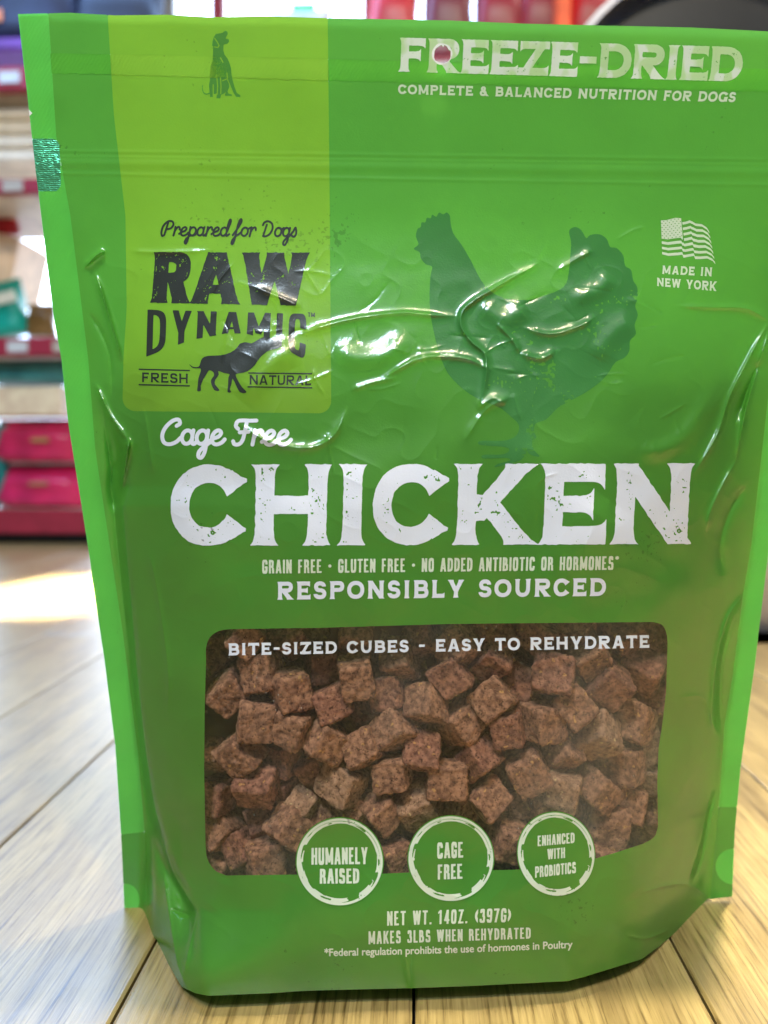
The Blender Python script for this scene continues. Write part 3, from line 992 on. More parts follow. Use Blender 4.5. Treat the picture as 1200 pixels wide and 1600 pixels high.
letter('CHICKEN', [(266, 853), (1081, 850), (1087, 724), (268, 726)], track=.05, worn=.022, px=.9, seed=3)
letter('RESPONSIBLY SOURCED', [(433, 937), (946, 931), (947, 903), (433, 909)], track=.20, px=.7, worn=.0)
letter('GRAIN FREE · GLUTEN FREE · NO ADDED ANTIBIOTIC OR HORMONES*', [(410, 896), (966, 890), (967, 869), (410, 875)], COND, track=.115, px=.5, mat='cream', fat=.008)
letter('BITE-SIZED CUBES - EASY TO REHYDRATE', [(357, 1024), (1014, 1012), (1014, 992), (357, 1005)], track=.17, px=.6, off=.0002)
TOPQ = [(622, 112), (1157, 128), (1163, 74), (624, 59)]
letter('FREEZE-DRIED', TOPQ, mat='top_white', track=.015, px=.9, worn=.01, seed=8, off=.0002)
letter('COMPLETE & BALANCED NUTRITION FOR DOGS', [(622, 147), (1148, 160), (1151, 144), (622, 132)], track=.13, px=.55, mat='cream')
letter('MADE IN', [(1034, 428), (1112, 432), (1113, 418), (1035, 415)], track=.16, px=.5, mat='cream')
letter('NEW YORK', [(1026, 447), (1119, 455), (1120, 440), (1026, 434)], track=.14, px=.5, mat='cream')
letter('NET WT. 14OZ. (397G)', [(605, 1446), (798, 1440), (799, 1419), (605, 1424)], COND, track=.14, px=.5, mat='cream', fat=.008)
letter('MAKES 3LBS WHEN REHYDRATED', [(576, 1475), (829, 1466), (829, 1449), (576, 1455)], COND, track=.14, px=.5, mat='cream', fat=.008)
# logo
letter('RAW', [(234, 473), (482, 478), (484, 395), (240, 394)], LOGO, mat='black', track=-.02, worn=.03, px=.8, seed=13, warp=None)
f, X, Y, Wd = run_field(LOGO2, 'DYNAMIC', .17, .8 / 46)


def dyn_warp(V):
    u = V[:, 0] / Wd; v = V[:, 1]
    x = 230 + u * 248 + (v - .5) * 2
    top = 484 + u * 7
    bot = np.interp(u, [0, .1, .28, .5, .62, .78, .9, 1], [557, 548, 531, 521, 521, 531, 549, 562])
    y = bot + (top - bot) * v
    return np.stack([x + (1 - v) * (u - .5) * 0, y], 1)


sheet('lettering', f + .004, X, Y, M['black'], POUCH, .00012, dyn_warp)
letter('FRESH', [(222, 597), (294, 599), (294, 584), (222, 582)], WIDE, mat='black', track=.16, px=.5)
letter('NATURAL', [(390, 601), (486, 602), (487, 587), (390, 586)], WIDE, mat='black', track=.12, px=.5)
letter('TM', [(481, 495), (492, 496), (492, 489), (481, 488)], COND, mat='black', track=.1, px=.4)
Xr, Yr = grid(212, 570, 494, 612, .6)
for xa, xb, ya, yb_ in ((217, 297, 577, 579), (217, 297, 601, 603), (388, 488, 583, 584), (387, 488, 604.5, 606)):
    yy = ya + (yb_ - ya) * (Xr - xa) / (xb - xa)
    fr = np.minimum(np.minimum(Xr - xa, xb - Xr), 1.0 - np.abs(Yr - yy))
    sheet('logo_rule', fr, Xr, Yr, M['black'], POUCH, .00012)

# script lettering
SCRIPT = {
    'a': (1.02, [('ring', .42, .5, .36, .47), [(.8, .97), (.77, .5), (.8, .12), (.95, .02), (1.12, .2)]]),
    'e': (.92, [[(-.08, .2), (.2, .4), (.55, .55), (.7, .8), (.52, .98), (.25, .85), (.1, .5), (.2, .12), (.48, .0), (.8, .12), (1.0, .35)]]),
    'r': (.86, [[(.2, 1.0), (.2, .6), (.15, 0)], [(.18, .45), (.36, .85), (.58, 1.0), (.72, .9), (.76, .7)]]),
    'p': (1.08, [[(.22, 1.0), (.2, .4), (.16, -.5), (.02, -.9), (-.14, -.75), (-.05, -.4), (.3, -.02), (.45, .02)], ('ring', .58, .5, .37, .47), [(.6, .02), (.9, .1), (1.15, .3)]]),
    'd': (1.05, [('ring', .42, .5, .36, .47), [(.8, .5), (1.02, 1.5), (.98, 1.85), (.85, 1.75), (.78, 1.2), (.76, .3), (.86, .03), (1.12, .2)]]),
    'f': (.80, [[(-.1, .1), (.35, .9), (.62, 1.55), (.6, 1.88), (.44, 1.85), (.32, 1.4), (.25, .6), (.2, -.4), (.1, -.85), (-.06, -.85), (-.05, -.5), (.2, -.1), (.5, .15), (.85, .45)]]),
    'o': (.98, [('ring', .45, .5, .38, .47), [(.55, .93), (.8, .82), (1.05, .95)]]),
    'g': (1.02, [('ring', .42, .5, .36, .47), [(.8, .97), (.78, .3), (.74, -.5), (.56, -.92), (.34, -.85), (.36, -.5), (.7, -.12), (1.1, .2)]]),
    's': (.8, [[(-.05, .15), (.25, .6), (.42, 1.0), (.55, .75), (.64, .3), (.45, .0), (.18, .08)]]),
    'P': (1.32, [[(.55, 1.5), (.46, .8), (.36, .05)], [(.36, .05), (.12, -.05), (-.05, .4), (.05, 1.1), (.5, 1.62), (1.0, 1.62), (1.22, 1.25), (1.0, .85), (.58, .72)]]),
    'D': (1.55, [[(.48, 1.3), (.38, .6), (.3, .05)], [(.02, 1.25), (.15, 1.55), (.55, 1.7), (1.05, 1.45), (1.25, .9), (1.05, .3), (.65, .02), (.28, .03)]]),
    'C': (1.42, [[(1.02, 1.28), (1.22, 1.45), (1.08, 1.72), (.68, 1.62), (.25, 1.15), (.1, .6), (.28, .12), (.68, 0), (1.1, .15), (1.4, .45)]]),
    'F': (1.28, [[(.3, 1.1), (.12, 1.3), (.22, 1.62), (.6, 1.68), (1.1, 1.66), (1.5, 1.68)], [(.85, 1.65), (.8, .9), (.7, .3), (.48, .02), (.18, .02), (.06, .22)], [(.45, .85), (.8, .88), (1.05, .9)]]),
}


def script(text, q, mat, hw, capH=1.7, shear=.22, px=.5):
    q = np.array(q, float)
    x, segs = 0.0, []
    for c in text:
        if c == ' ':
            x += .62; continue
        adv, st = SCRIPT[c]
        for s_ in st:
            if s_[0] == 'ring':
                _, cx, cy, rx, ry = s_
                a = np.linspace(0, 2 * math.pi, 26)
                P = np.stack([cx + rx * np.cos(a), cy + ry * np.sin(a)], 1)
            else:
                P = catmull(s_, 6)
            P = P + np.array([x, 0]); P[:, 0] += shear * P[:, 1]
            segs.append(P)
        x += adv
    W_ = x
    ch = np.hypot(*(q[3] - q[0])) / capH
    X, Y = np.meshgrid(np.arange(-.4, W_ + .6, px / ch), np.arange(-1.2, 2.2, px / ch))
    f = np.full(X.shape, -1.0)
    for P in segs:
        k = (X[0] > P[:, 0].min() - .3) & (X[0] < P[:, 0].max() + .3)
        d, _ = dist_poly(X[:, k], Y[:, k], P)
        f[:, k] = np.maximum(f[:, k], hw - d)
    return sheet('lettering', f, X, Y, M[mat], POUCH, .00012, quad_warp(q, W_, capH))


script('Prepared for Dogs', [(252, 368), (464, 370), (464, 346), (252, 345)], 'black', .12, 1.7, .2, .45)
script('Cage Free', [(250, 694), (452, 695), (452, 657), (250, 656)], 'white', .135, 1.7, .12, .6)

# small print in a plain sans face
cu = bpy.data.curves.new('small_print', 'FONT')
cu.body = '*Federal regulation prohibits the use of hormones in Poultry'
to = bpy.data.objects.new('small_print', cu); COL.objects.link(to)
bpy.context.view_layer.update()
tm = bpy.data.meshes.new_from_object(to)
bpy.data.objects.remove(to); bpy.data.curves.remove(cu)
tv = np.array([v.co[:2] for v in tm.vertices])
cnt = {}
for p in tm.polygons:
    vs = list(p.vertices)
    for a, b in zip(vs, vs[1:] + vs[:1]):
        cnt[(min(a, b), max(a, b))] = cnt.get((min(a, b), max(a, b)), 0) + 1
# weld coincident vertices before looking for border edges
key = {}
wid = [key.setdefault((round(v[0], 4), round(v[1], 4)), i) for i, v in enumerate(tv)]
cnt = {}
for p in tm.polygons:
    vs = [wid[i] for i in p.vertices]
    for a, b in zip(vs, vs[1:] + vs[:1]):
        if a != b:
            kk = (min(a, b), max(a, b)); cnt[kk] = cnt.get(kk, 0) + 1
bord = [k_ for k_, n_ in cnt.items() if n_ == 1]
tx0, tx1 = tv[:, 0].min(), tv[:, 0].max()
sc_ = 387.0 / (tx1 - tx0)
X, Y = np.meshgrid(np.arange(tx0 - .05, tx1 + .05, .5 / sc_), np.arange(-.35, .95, .5 / sc_))
ins = np.zeros(X.shape, bool); dd = np.full(X.shape, 1e9)
for a, b in bord:
    a = tv[a]; b = tv[b]
    if a[1] != b[1]:
        ins ^= ((a[1] > Y) != (b[1] > Y)) & (X < (b[0] - a[0]) * (Y - a[1]) / (b[1] - a[1]) + a[0])
    kx = (X[0] > min(a[0], b[0]) - .15) & (X[0] < max(a[0], b[0]) + .15)
    if kx.any():
        d, _ = dist_poly(X[:, kx], Y[:, kx], np.array([a, b]))
        dd[:, kx] = np.minimum(dd[:, kx], d)
bpy.data.meshes.remove(tm)
capr = .73
bend = lambda V: (lambda u, v: np.stack([507 + u * 387, 1493.5 - u * 13 + 1.6 * np.sin(u * math.pi) - v * 12.0], 1))((V[:, 0] - tx0) / (tx1 - tx0), V[:, 1] / capr)
sheet('lettering', np.where(ins, dd, -dd) + .022, X, Y, M['cream'], POUCH, .00012, bend)

# ------------------------------------------------------------------ printed pictures
def crop_pts(pts, s, ox, oy):
    return [(ox + x / s, oy + y / s) for x, y in pts]


ROOST = crop_pts([(128, 172), (143, 158), (135, 135), (140, 112), (150, 106), (152, 92), (164, 92), (168, 78), (180, 80), (184, 68), (197, 75), (205, 62), (218, 68), (228, 62), (238, 72), (240, 92),
    (248, 125), (272, 158), (300, 205), (325, 255), (350, 290), (385, 315), (430, 325), (485, 326), (530, 312), (570, 295), (590, 275), (598, 235), (602, 190), (604, 150), (598, 118), (615, 106), (635, 115), (650, 140),
    (662, 130), (690, 128), (712, 142), (722, 166), (742, 170), (762, 192), (768, 224), (786, 236), (792, 268), (804, 288), (805, 322), (798, 345), (806, 372), (796, 402), (800, 430), (782, 450), (780, 482), (764, 502),
    (738, 515), (716, 548), (690, 576), (645, 608), (600, 632), (565, 652), (545, 672), (525, 690), (497, 700), (492, 725), (500, 742), (486, 752), (492, 780), (510, 800), (488, 797), (472, 790),
    (455, 808), (440, 815), (400, 826), (372, 832), (384, 822), (420, 812), (408, 804), (345, 806), (333, 800), (345, 794), (400, 793), (418, 778), (395, 770), (335, 766), (322, 758), (336, 752), (400, 752), (432, 742), (446, 722),
    (444, 700), (425, 682), (405, 664), (380, 648), (340, 632), (300, 612), (262, 582), (230, 545), (208, 495), (192, 435), (180, 375), (176, 310), (180, 250), (184, 226), (164, 218), (150, 200), (146, 182)], 1.935, 580, 300)
Xo, Yo = grid(640, 325, 1005, 738, 1.2)
fo = poly_field(Xo, Yo, catmull(ROOST, 3, True))
g = vnoise(Xo, Yo, 3.2, 21) * .6 + vnoise(Xo, Yo, 26, 22) * .4
msk = np.exp(-(((Xo - 880) / 95) ** 2 + ((Yo - 600) / 120) ** 2))
fo = np.minimum(fo, (.86 - .11 * msk - g) * 12)
sheet('rooster_print', fo, Xo, Yo, M['rooster'], POUCH, .00006)

SIT = crop_pts([(430, 245), (480, 205), (520, 225), (525, 265), (485, 345), (545, 360), (552, 400), (520, 440), (450, 455), (448, 560), (470, 640), (520, 700), (560, 790), (585, 880), (590, 960), (610, 1080), (650, 1220), (690, 1320),
    (750, 1355), (750, 1390), (680, 1390), (630, 1320), (580, 1200), (530, 1080), (500, 1060), (545, 1150), (555, 1210), (520, 1290), (540, 1330), (600, 1345), (600, 1370), (470, 1365), (490, 1300), (450, 1335), (405, 1350),
    (398, 1400), (385, 1415), (322, 1415), (328, 1360), (330, 1330), (255, 1340), (262, 1390), (208, 1390), (205, 1335), (140, 1350), (95, 1330), (65, 1270), (65, 1200), (90, 1150), (75, 1220), (85, 1280), (115, 1320), (150, 1330), (200, 1310), (188, 1180), (205, 1080),
    (200, 940), (215, 850), (255, 740), (262, 600), (262, 490), (245, 470), (252, 400), (275, 320), (310, 265), (370, 255)], 11.43, 310, 30)
Xs, Ys = grid(312, 44, 380, 156, .5)
fs_ = poly_field(Xs, Ys, SIT)
for ln in ([(325, 990), (345, 1200), (335, 1340)], [(395, 1040), (405, 1200), (400, 1330)], [(265, 1170), (265, 1330)], [(290, 340), (340, 410), (370, 470), (350, 505), (280, 495)], [(395, 690), (440, 770)], [(510, 960), (520, 1060), (430, 1100)]):
    d, _ = dist_poly(Xs, Ys, crop_pts(ln, 11.43, 310, 30))
    fs_ = np.minimum(fs_, d - .8)
sheet('sitting_dog_print', fs_, Xs, Ys, M['faint'], POUCH, .00006)

DOG = crop_pts([(385, 828), (402, 842), (425, 846), (440, 838), (448, 810), (465, 792), (500, 786), (550, 784), (600, 770), (632, 748), (650, 724), (680, 716), (710, 722), (740, 706), (775, 688), (805, 690), (822, 706), (858, 716),
    (866, 732), (850, 748), (805, 758), (778, 776), (752, 800), (728, 835), (690, 868), (650, 878), (628, 884), (640, 915), (662, 950), (684, 972), (676, 980), (650, 976), (632, 945), (612, 905), (606, 935), (598, 962), (606, 976), (586, 976), (588, 940), (590, 900), (596, 882),
    (565, 876), (538, 866), (540, 885), (522, 912), (520, 935), (542, 962), (540, 970), (518, 966), (502, 936), (500, 912), (515, 890), (512, 872), (490, 862), (478, 880), (458, 912), (446, 945), (447, 968), (428, 970), (430, 945), (434, 905), (446, 868), (444, 852), (420, 852), (398, 846)], 3.333, 180, 320)
Xd, Yd = grid(290, 520, 445, 618, .6)
sheet('standing_dog_print', poly_field(Xd, Yd, catmull(DOG, 2, True)), Xd, Yd, M['black'], POUCH, .00012)

# flag
Xf, Yf = np.meshgrid(np.arange(-.05, 1.06, .008), np.arange(-.08, 1.1, .008))
f = np.minimum(np.minimum(Xf, 1 - Xf), np.minimum(Yf, 1 - Yf))
sw = (Yf * 13) % 2 - 1                     # white where the stripe index is even
stripe = (0.5 - np.abs(((Yf * 13) % 2) - 0.5)) / 13
cant = np.minimum(.42 - Xf, 7 / 13 - Yf)
fl = np.minimum(f, np.maximum(stripe, cant))
fl = np.minimum(fl, -np.minimum(.012 - np.abs(Xf - .432), 7 / 13 - Yf))
row = np.floor(Yf / (7 / 13 / 9)); cw = .42 / 11
xx = (Xf - cw * .5 - (row % 2) * cw) % (2 * cw) - cw; yy = Yf % (7 / 13 / 9) - 7 / 13 / 18
star = .0125 - np.hypot(xx, yy)
fl = np.where(cant > 0.01, np.minimum(fl, -star), fl)


def flag_warp(V):
    u, v = V[:, 0], V[:, 1]
    top = np.interp(u, [0, .12, .3, .42, .44, .52, .6, .66, .72, .85, .95, 1], [344.5, 344, 340.5, 341, 347, 346, 344, 346, 349, 350, 355, 361])
    bot = np.interp(u, [0, .12, .3, .38, .40, .52, .60, .62, .72, .85, .95, 1], [397.5, 400, 399, 398, 403, 401, 400, 405, 405, 404, 408, 413])
    x = 1032.5 + u * 75 + v * (u * 8 + 2)
    return np.stack([x, top + (bot - top) * v], 1)


sheet('flag_print', fl, Xf, Yf, M['cream'], POUCH, .00012, flag_warp)

# ------------------------------------------------------------------ round badges across the window's lower edge
BADGES = [((531, 1346), (69, 70), 0, [('HUMANELY', 487, 574, 1350, 1324, -.01), ('RAISED', 500, 561, 1380, 1357, -.01)]),
          ((704.5, 1341), (68, 68), -3, [('CAGE', 683, 723, 1340, 1316, -.04), ('FREE', 684, 722, 1373, 1350, -.03)]),
          ((868.5, 1334), (61, 67), -12, [('ENHANCED', 840, 897, 1319, 1303, -.09), ('WITH', 855, 882, 1341, 1325, -.09), ('PROBIOTICS', 836, 899, 1367, 1350, -.12)])]
for (cx, cy), (rx, ry), ang, lines in BADGES:
    X, Y = grid(cx - 80, cy - 80, cx + 80, cy + 80, 1.0)
    ca, sa = math.cos(math.radians(ang)), math.sin(math.radians(ang))
    U = ((X - cx) * ca + (Y - cy) * sa) / rx; V_ = (-(X - cx) * sa + (Y - cy) * ca) / ry
    rr = np.hypot(U, V_)
    bd = sheet('badge', (1.0 - rr) * rx, X, Y, M['green'], POUCH, .00022)
    X, Y = grid(cx - 72, cy - 72, cx + 72, cy + 72, .6)
    U = ((X - cx) * ca + (Y - cy) * sa) / rx; V_ = (-(X - cx) * sa + (Y - cy) * ca) / ry
    rr = np.hypot(U, V_); th = np.arctan2(V_, U)
    outer = .028 - np.abs(rr - .945)
    thick = .045 * (.5 + .5 * np.cos(th - 3.0)) + .045 * (.5 + .5 * np.cos(th - .9)) * (vnoise(th * 20, rr * 40, 4, 31) > .25)
    inner = (.012 + thick * .6) - np.abs(rr - (.885 - thick * .2))
    fr = np.maximum(outer, np.where(vnoise(th * 12, rr * 60, 2.2, 33) > .30, inner, -.02))
    fr = np.minimum(fr, (.86 - (vnoise(X, Y, 2.6, 34) * .6 + vnoise(X, Y, 14, 35) * .4)) * .5)
    sheet('badge_ring', fr * rx, X, Y, M['cream'], bd, .00030)
    for t, xa, xb, yb0, yt0, sl in lines:
        dyy = sl * (xb - xa)
        letter(t, [(xa, yb0 - dyy / 2), (xb, yb0 + dyy / 2), (xb, yt0 + dyy / 2), (xa, yt0 - dyy / 2)], COND, 'cream', .10, px=.5, off=.00034, parent=bd, fat=.012)

# ------------------------------------------------------------------ freeze-dried cubes behind the window
def cube_material(name, c1, c2, fleck):
    m, nt, b, out = new_mat(name)
    L = nt.links.new
    tc = nd(nt, 'ShaderNodeTexCoord')
    oi = nd(nt, 'ShaderNodeObjectInfo')
    mp = nd(nt, 'ShaderNodeVectorMath', operation='ADD')
    L(tc.outputs['Object'], mp.inputs[0])
    sc2 = nd(nt, 'ShaderNodeVectorMath', operation='SCALE'); sc2.inputs[3].default_value = 40.0
    cb = nd(nt, 'ShaderNodeCombineXYZ')
    L(oi.outputs['Random'], cb.inputs[0]); L(oi.outputs['Random'], cb.inputs[2]); L(cb.outputs[0], sc2.inputs[0]); L(sc2.outputs[0], mp.inputs[1])
    v = mp.outputs[0]
    base = noise_color(nt, v, c1, c2, 6, 6, .36, .66)
    f = noise_color(nt, v, (0, 0, 0), (1, 1, 1), 5, 1, .70, .74)
    mx = nd(nt, 'ShaderNodeMix', data_type='RGBA')
    L(f, mx.inputs[0]); L(base, mx.inputs[6]); mx.inputs[7].default_value = (*fleck, 1)
    pore = nd(nt, 'ShaderNodeTexNoise', Scale=11, Detail=5, Roughness=.7)
    L(v, pore.inputs['Vector'])
    pr = nd(nt, 'ShaderNodeValToRGB')
    pr.color_ramp.elements[0].position = .35; pr.color_ramp.elements[1].position = .47
    pr.color_ramp.elements[0].color = (.22, .16, .14, 1)
    L(pore.outputs['Fac'], pr.inputs[0])
    mu = nd(nt, 'ShaderNodeMix', data_type='RGBA', blend_type='MULTIPLY')
    mu.inputs[0].default_value = 1
    L(mx.outputs[2], mu.inputs[6]); L(pr.outputs[0], mu.inputs[7])
    L(mu.outputs[2], b.inputs['Base Color'])
    b.inputs['Roughness'].default_value = .85
    b.inputs['Specular IOR Level'].default_value = .2
    bp = nd(nt, 'ShaderNodeBump', Strength=1.0, Distance=.0008)
    L(pore.outputs['Fac'], bp.inputs['Height']); L(bp.outputs[0], b.inputs['Normal'])
    return m


M['meat'] = cube_material('freeze dried meat', (.150, .066, .038), (.41, .200, .112), (.50, .26, .09))
M['meat_red'] = cube_material('reddish freeze dried meat', (.145, .056, .035), (.37, .165, .10), (.45, .22, .08))
M['meat_tan'] = cube_material('tan freeze dried meat', (.20, .105, .058), (.45, .25, .145), (.6, .42, .2))


def cube_mesh(seed):
    import bmesh
    rg = np.random.default_rng(seed)
    bm = bmesh.new()
    bmesh.ops.create_cube(bm, size=1.0)
    bmesh.ops.subdivide_edges(bm, edges=bm.edges[:], cuts=15, use_grid_fill=True)
    co = np.array([v.co[:] for v in bm.verts])
    dims = rg.uniform(.90, 1.06, 3)
    r = .10
    inner = np.clip(co, -.5 + r, .5 - r)
    dv = co - inner
    n = np.linalg.norm(dv, axis=1, keepdims=True)
    p = inner + dv / np.maximum(n, 1e-9) * r
    nn = dv / np.maximum(n, 1e-9)
    # lumpy, torn faces
    k = rg.normal(size=(10, 3)) * 5; ph = rg.uniform(0, 6.28, 10)
    lump = np.sin(p @ k.T + ph).sum(1) / 10 * .055
    k2 = rg.normal(size=(14, 3)) * 16; ph2 = rg.uniform(0, 6.28, 14)
    lump += np.sin(p @ k2.T + ph2).sum(1) / 14 * .045
    k3 = rg.normal(size=(20, 3)) * 34; ph3 = rg.uniform(0, 6.28, 20)
    lump += np.sin(p @ k3.T + ph3).sum(1) / 20 * .09
    p = (p + nn * lump[:, None]) * dims
    sh = rg.normal(0, .05, 3)
    p[:, 0] += sh[0] * p[:, 1]; p[:, 2] += sh[1] * p[:, 0]
    for v, q in zip(bm.verts, p):
        v.co = q
    for f in bm.faces:
        f.smooth = True
    me = bpy.data.meshes.new('meat_cube')
    bm.to_mesh(me); bm.free()
    return me, p


VAR = [cube_mesh(100 + i) for i in range(9)]
MESHES = {}
for mk in ('meat', 'meat_red', 'meat_tan'):
    for i, (me, p) in enumerate(VAR):
        c = me.copy(); c.materials.append(M[mk]); MESHES[(mk, i)] = c

CUBES = [  # photo x, y, size px, layer depth, colour, where it shows
    (383, 995, 58, 0, 'meat', 'brown cube behind the word BITE at the window top'),
    (333, 1023, 56, 1, 'meat_red', 'dark cube in the window corner left of the word BITE'),
    (450, 1000, 56, 1, 'meat_red', 'shadowed cube behind the first letters of SIZED'),
    (503, 1040, 58, 1, 'meat_red', 'dim reddish cube hanging just under the word SIZED'),
    (555, 992, 54, 1, 'meat_red', 'dark cube cut by the window edge above the word CUBES'),
    (410, 1052, 66, .2, 'meat', 'broad brown cube tilted left under the word BITE'),
    (358, 1082, 62, 0, 'meat', 'brown cube nearest the left window edge below the word BITE'),
    (454, 1078, 66, 0, 'meat', 'crumbly porous cube with ragged right edge below SIZED'),
    (556, 1057, 64, 0, 'meat', 'light brown square-faced cube directly below the word CUBES'),
    (520, 1098, 62, .2, 'meat_red', 'dark smooth cube below left of the light cube under CUBES'),
    (607, 1082, 56, .5, 'meat_red', 'smooth reddish cube with plain face at upper middle'),
    (624, 1030, 62, .5, 'meat', 'brown cube tipped on a corner under the end of CUBES'),
    (667, 1098, 66, 0, 'meat', 'tan-brown cube standing on its corner near the window centre'),
    (400, 1123, 68, 0, 'meat', 'long brown block leaning right, second row at left'),
    (457, 1136, 62, .1, 'meat', 'cube with pale top speck beside the long leaning block'),
    (510, 1158, 64, 0, 'meat', 'cube with lit tan top and darker front, left of centre'),
    (566, 1110, 50, 1.2, 'meat_red', 'small dark cube deep between two lighter ones above centre'),
    (617, 1139, 62, 0, 'meat', 'cube with brown flat front and tan top at the window centre'),
    (567, 1169, 60, 0, 'meat', 'diamond-turned brown cube left of the window centre'),
    (658, 1173, 62, 0, 'meat_red', 'rough cube with hollow pitted middle right of centre'),
    (377, 1176, 64, .1, 'meat', 'flattish brown block below the long leaning block'),
    (443, 1185, 58, 1, 'meat_red', 'shadowed cube set back under the cube with pale speck'),
    (488, 1196, 54, 1.1, 'meat_red', 'dark reddish cube set back below the lit tan-topped cube'),
    (330, 1178, 52, .4, 'meat', 'cube half cut by the left window edge, midway down'),
    (401, 1228, 66, 0, 'meat_red', 'crumbly reddish cube with ragged face, lower left'),
    (447, 1226, 54, 1.2, 'meat_red', 'dark cube set back right of the crumbly reddish cube'),
    (534, 1222, 72, .1, 'meat_tan', 'largest smooth tan cube, in the lower left of centre'),
    (612, 1207, 60, 0, 'meat', 'diamond-turned cube above the CAGE FREE badge'),
    (337, 1243, 56, .5, 'meat_red', 'dull cube at the left window edge above the bottom corner'),
    (475, 1254, 48, .6, 'meat_tan', 'thin tan sliver of a cube above the HUMANELY RAISED badge'),
    (597, 1268, 60, 0, 'meat', 'round cube with sunken top and yellow specks between left badges'),
    (650, 1257, 62, .1, 'meat_tan', 'tan upright cube just above the CAGE FREE badge, left side'),
    (346, 1292, 64, 0, 'meat', 'brown cube at the left window edge level with the badges'),
    (453, 1294, 66, 0, 'meat', 'square brown cube touching the HUMANELY RAISED badge from the left'),
    (380, 1324, 58, .4, 'meat_red', 'dull cube in the lower left corner, second from the edge'),
    (414, 1343, 64, .1, 'meat', 'pointed cube at the bottom edge left of the HUMANELY badge'),
    (552, 1262, 54, .6, 'meat', 'cube partly hidden behind the HUMANELY badge, upper right'),
    (507, 1274, 52, .8, 'meat', 'cube peeping over the top of the HUMANELY RAISED badge'),
    (617, 1338, 60, .2, 'meat', 'brown cube between the HUMANELY and CAGE FREE badges at the bottom'),
    (410, 1284, 54, 1, 'meat_red', 'dark narrow cube set back left of the square brown cube'),
    (342, 1348, 56, .5, 'meat', 'dim cube in the very lower left window corner'),
    (717, 1012, 66, .3, 'meat', 'brown cube with an orange top spot behind the word EASY'),
    (766, 1032, 60, .4, 'meat_red', 'dark olive-brown cube behind the word TO'),
    (704, 1057, 60, .2, 'meat_red', 'reddish cube with orange corner under the word EASY'),
    (770, 1093, 66, 0, 'meat', 'sharp-edged cube with bright left face right of centre'),
    (812, 1062, 60, .9, 'meat_red', 'dark red-brown cube set back under the word TO'),
    (864, 1053, 68, 0, 'meat_red', 'big reddish cube below the start of REHYDRATE'),
    (920, 1023, 60, .4, 'meat', 'cube under the middle of the word REHYDRATE'),
    (950, 1067, 70, 0, 'meat_red', 'large mauve-brown cube on its corner under REHYDRATE'),
    (1006, 1042, 68, .2, 'meat_red', 'plain mauve block in the upper right corner below REHYDRATE'),
    (720, 1127, 66, .2, 'meat', 'broad cube with shaded front right of the window centre'),
    (793, 1137, 58, 0, 'meat_red', 'crumbly cube with peaked top below the sharp-edged cube'),
    (848, 1127, 64, 0, 'meat', 'rough cube with dark hollow, right of the crumbly peaked cube'),
    (897, 1104, 66, .1, 'meat', 'cube with an embedded pale chunk below the big reddish cube'),
    (933, 1147, 66, 0, 'meat_tan', 'cube with a yellow stain on its upper face at right'),
    (988, 1127, 66, .1, 'meat', 'cube below the large mauve one near the right window edge'),
    (750, 1184, 60, 0, 'meat_red', 'upright square cube with torn top, above and right of CAGE FREE'),
    (880, 1173, 56, .3, 'meat', 'hazy small cube left of the yellow-stained cube'),
    (826, 1202, 68, .1, 'meat', 'big rounded cube above the ENHANCED WITH PROBIOTICS badge, left'),
    (972, 1194, 66, 0, 'meat', 'hazy diamond cube near the right window edge, midway down'),
    (698, 1217, 66, 0, 'meat', 'cube with fine golden specks directly above the CAGE FREE badge'),
    (879, 1234, 60, 0, 'meat_tan', 'tan square cube directly above the ENHANCED badge'),
    (932, 1234, 60, .1, 'meat', 'cube right of the tan square cube above the ENHANCED badge'),
    (763, 1247, 62, 0, 'meat', 'ragged cube with orange flecks at the right shoulder of CAGE FREE'),
    (979, 1254, 60, .1, 'meat', 'hazy cube below the diamond cube near the right edge'),
    (712, 1268, 58, .4, 'meat', 'cube half hidden by the top of the CAGE FREE badge'),
    (795, 1312, 66, .1, 'meat', 'brown cube between the CAGE FREE and ENHANCED badges'),
    (948, 1284, 74, .1, 'meat', 'wide block at the right shoulder of the ENHANCED badge'),
    (1010, 1287, 58, .2, 'meat', 'pale hazy cube in the lower right window corner'),
    (1012, 1160, 58, .3, 'meat_tan', 'light cube cut by the right window edge, midway down'),
    (1013, 1212, 54, .6, 'meat_tan', 'pale cube cut by the right window edge above the corner'),
    (818, 1254, 52, 1, 'meat', 'dim cube set back between the CAGE FREE and ENHANCED badges'),
    (850, 1264, 52, .6, 'meat', 'small cube peeping over the left top of the ENHANCED badge'),
    (770, 993, 58, .8, 'meat_red', 'cube cut by the window top above the word TO'),
    (838, 988, 60, .9, 'meat_red', 'cube cut by the window top above the start of REHYDRATE'),
    (975, 992, 60, .8, 'meat_red', 'cube cut by the window top above the end of REHYDRATE'),
    (900, 985, 54, 1, 'meat_red', 'dark cube cut by the window top above the middle of REHYDRATE'),
    (940, 1338, 60, .5, 'meat', 'cube at the slanted lower edge right of the ENHANCED badge'),
    (1022, 1090, 54, .6, 'meat_red', 'cube cut by the right window edge below REHYDRATE'),
    (660, 1000, 56, 1, 'meat_red', 'shadowed cube behind the dash between CUBES and EASY'),
    (1020, 995, 50, .9, 'meat_red', 'dark cube in the upper right window corner'),
]


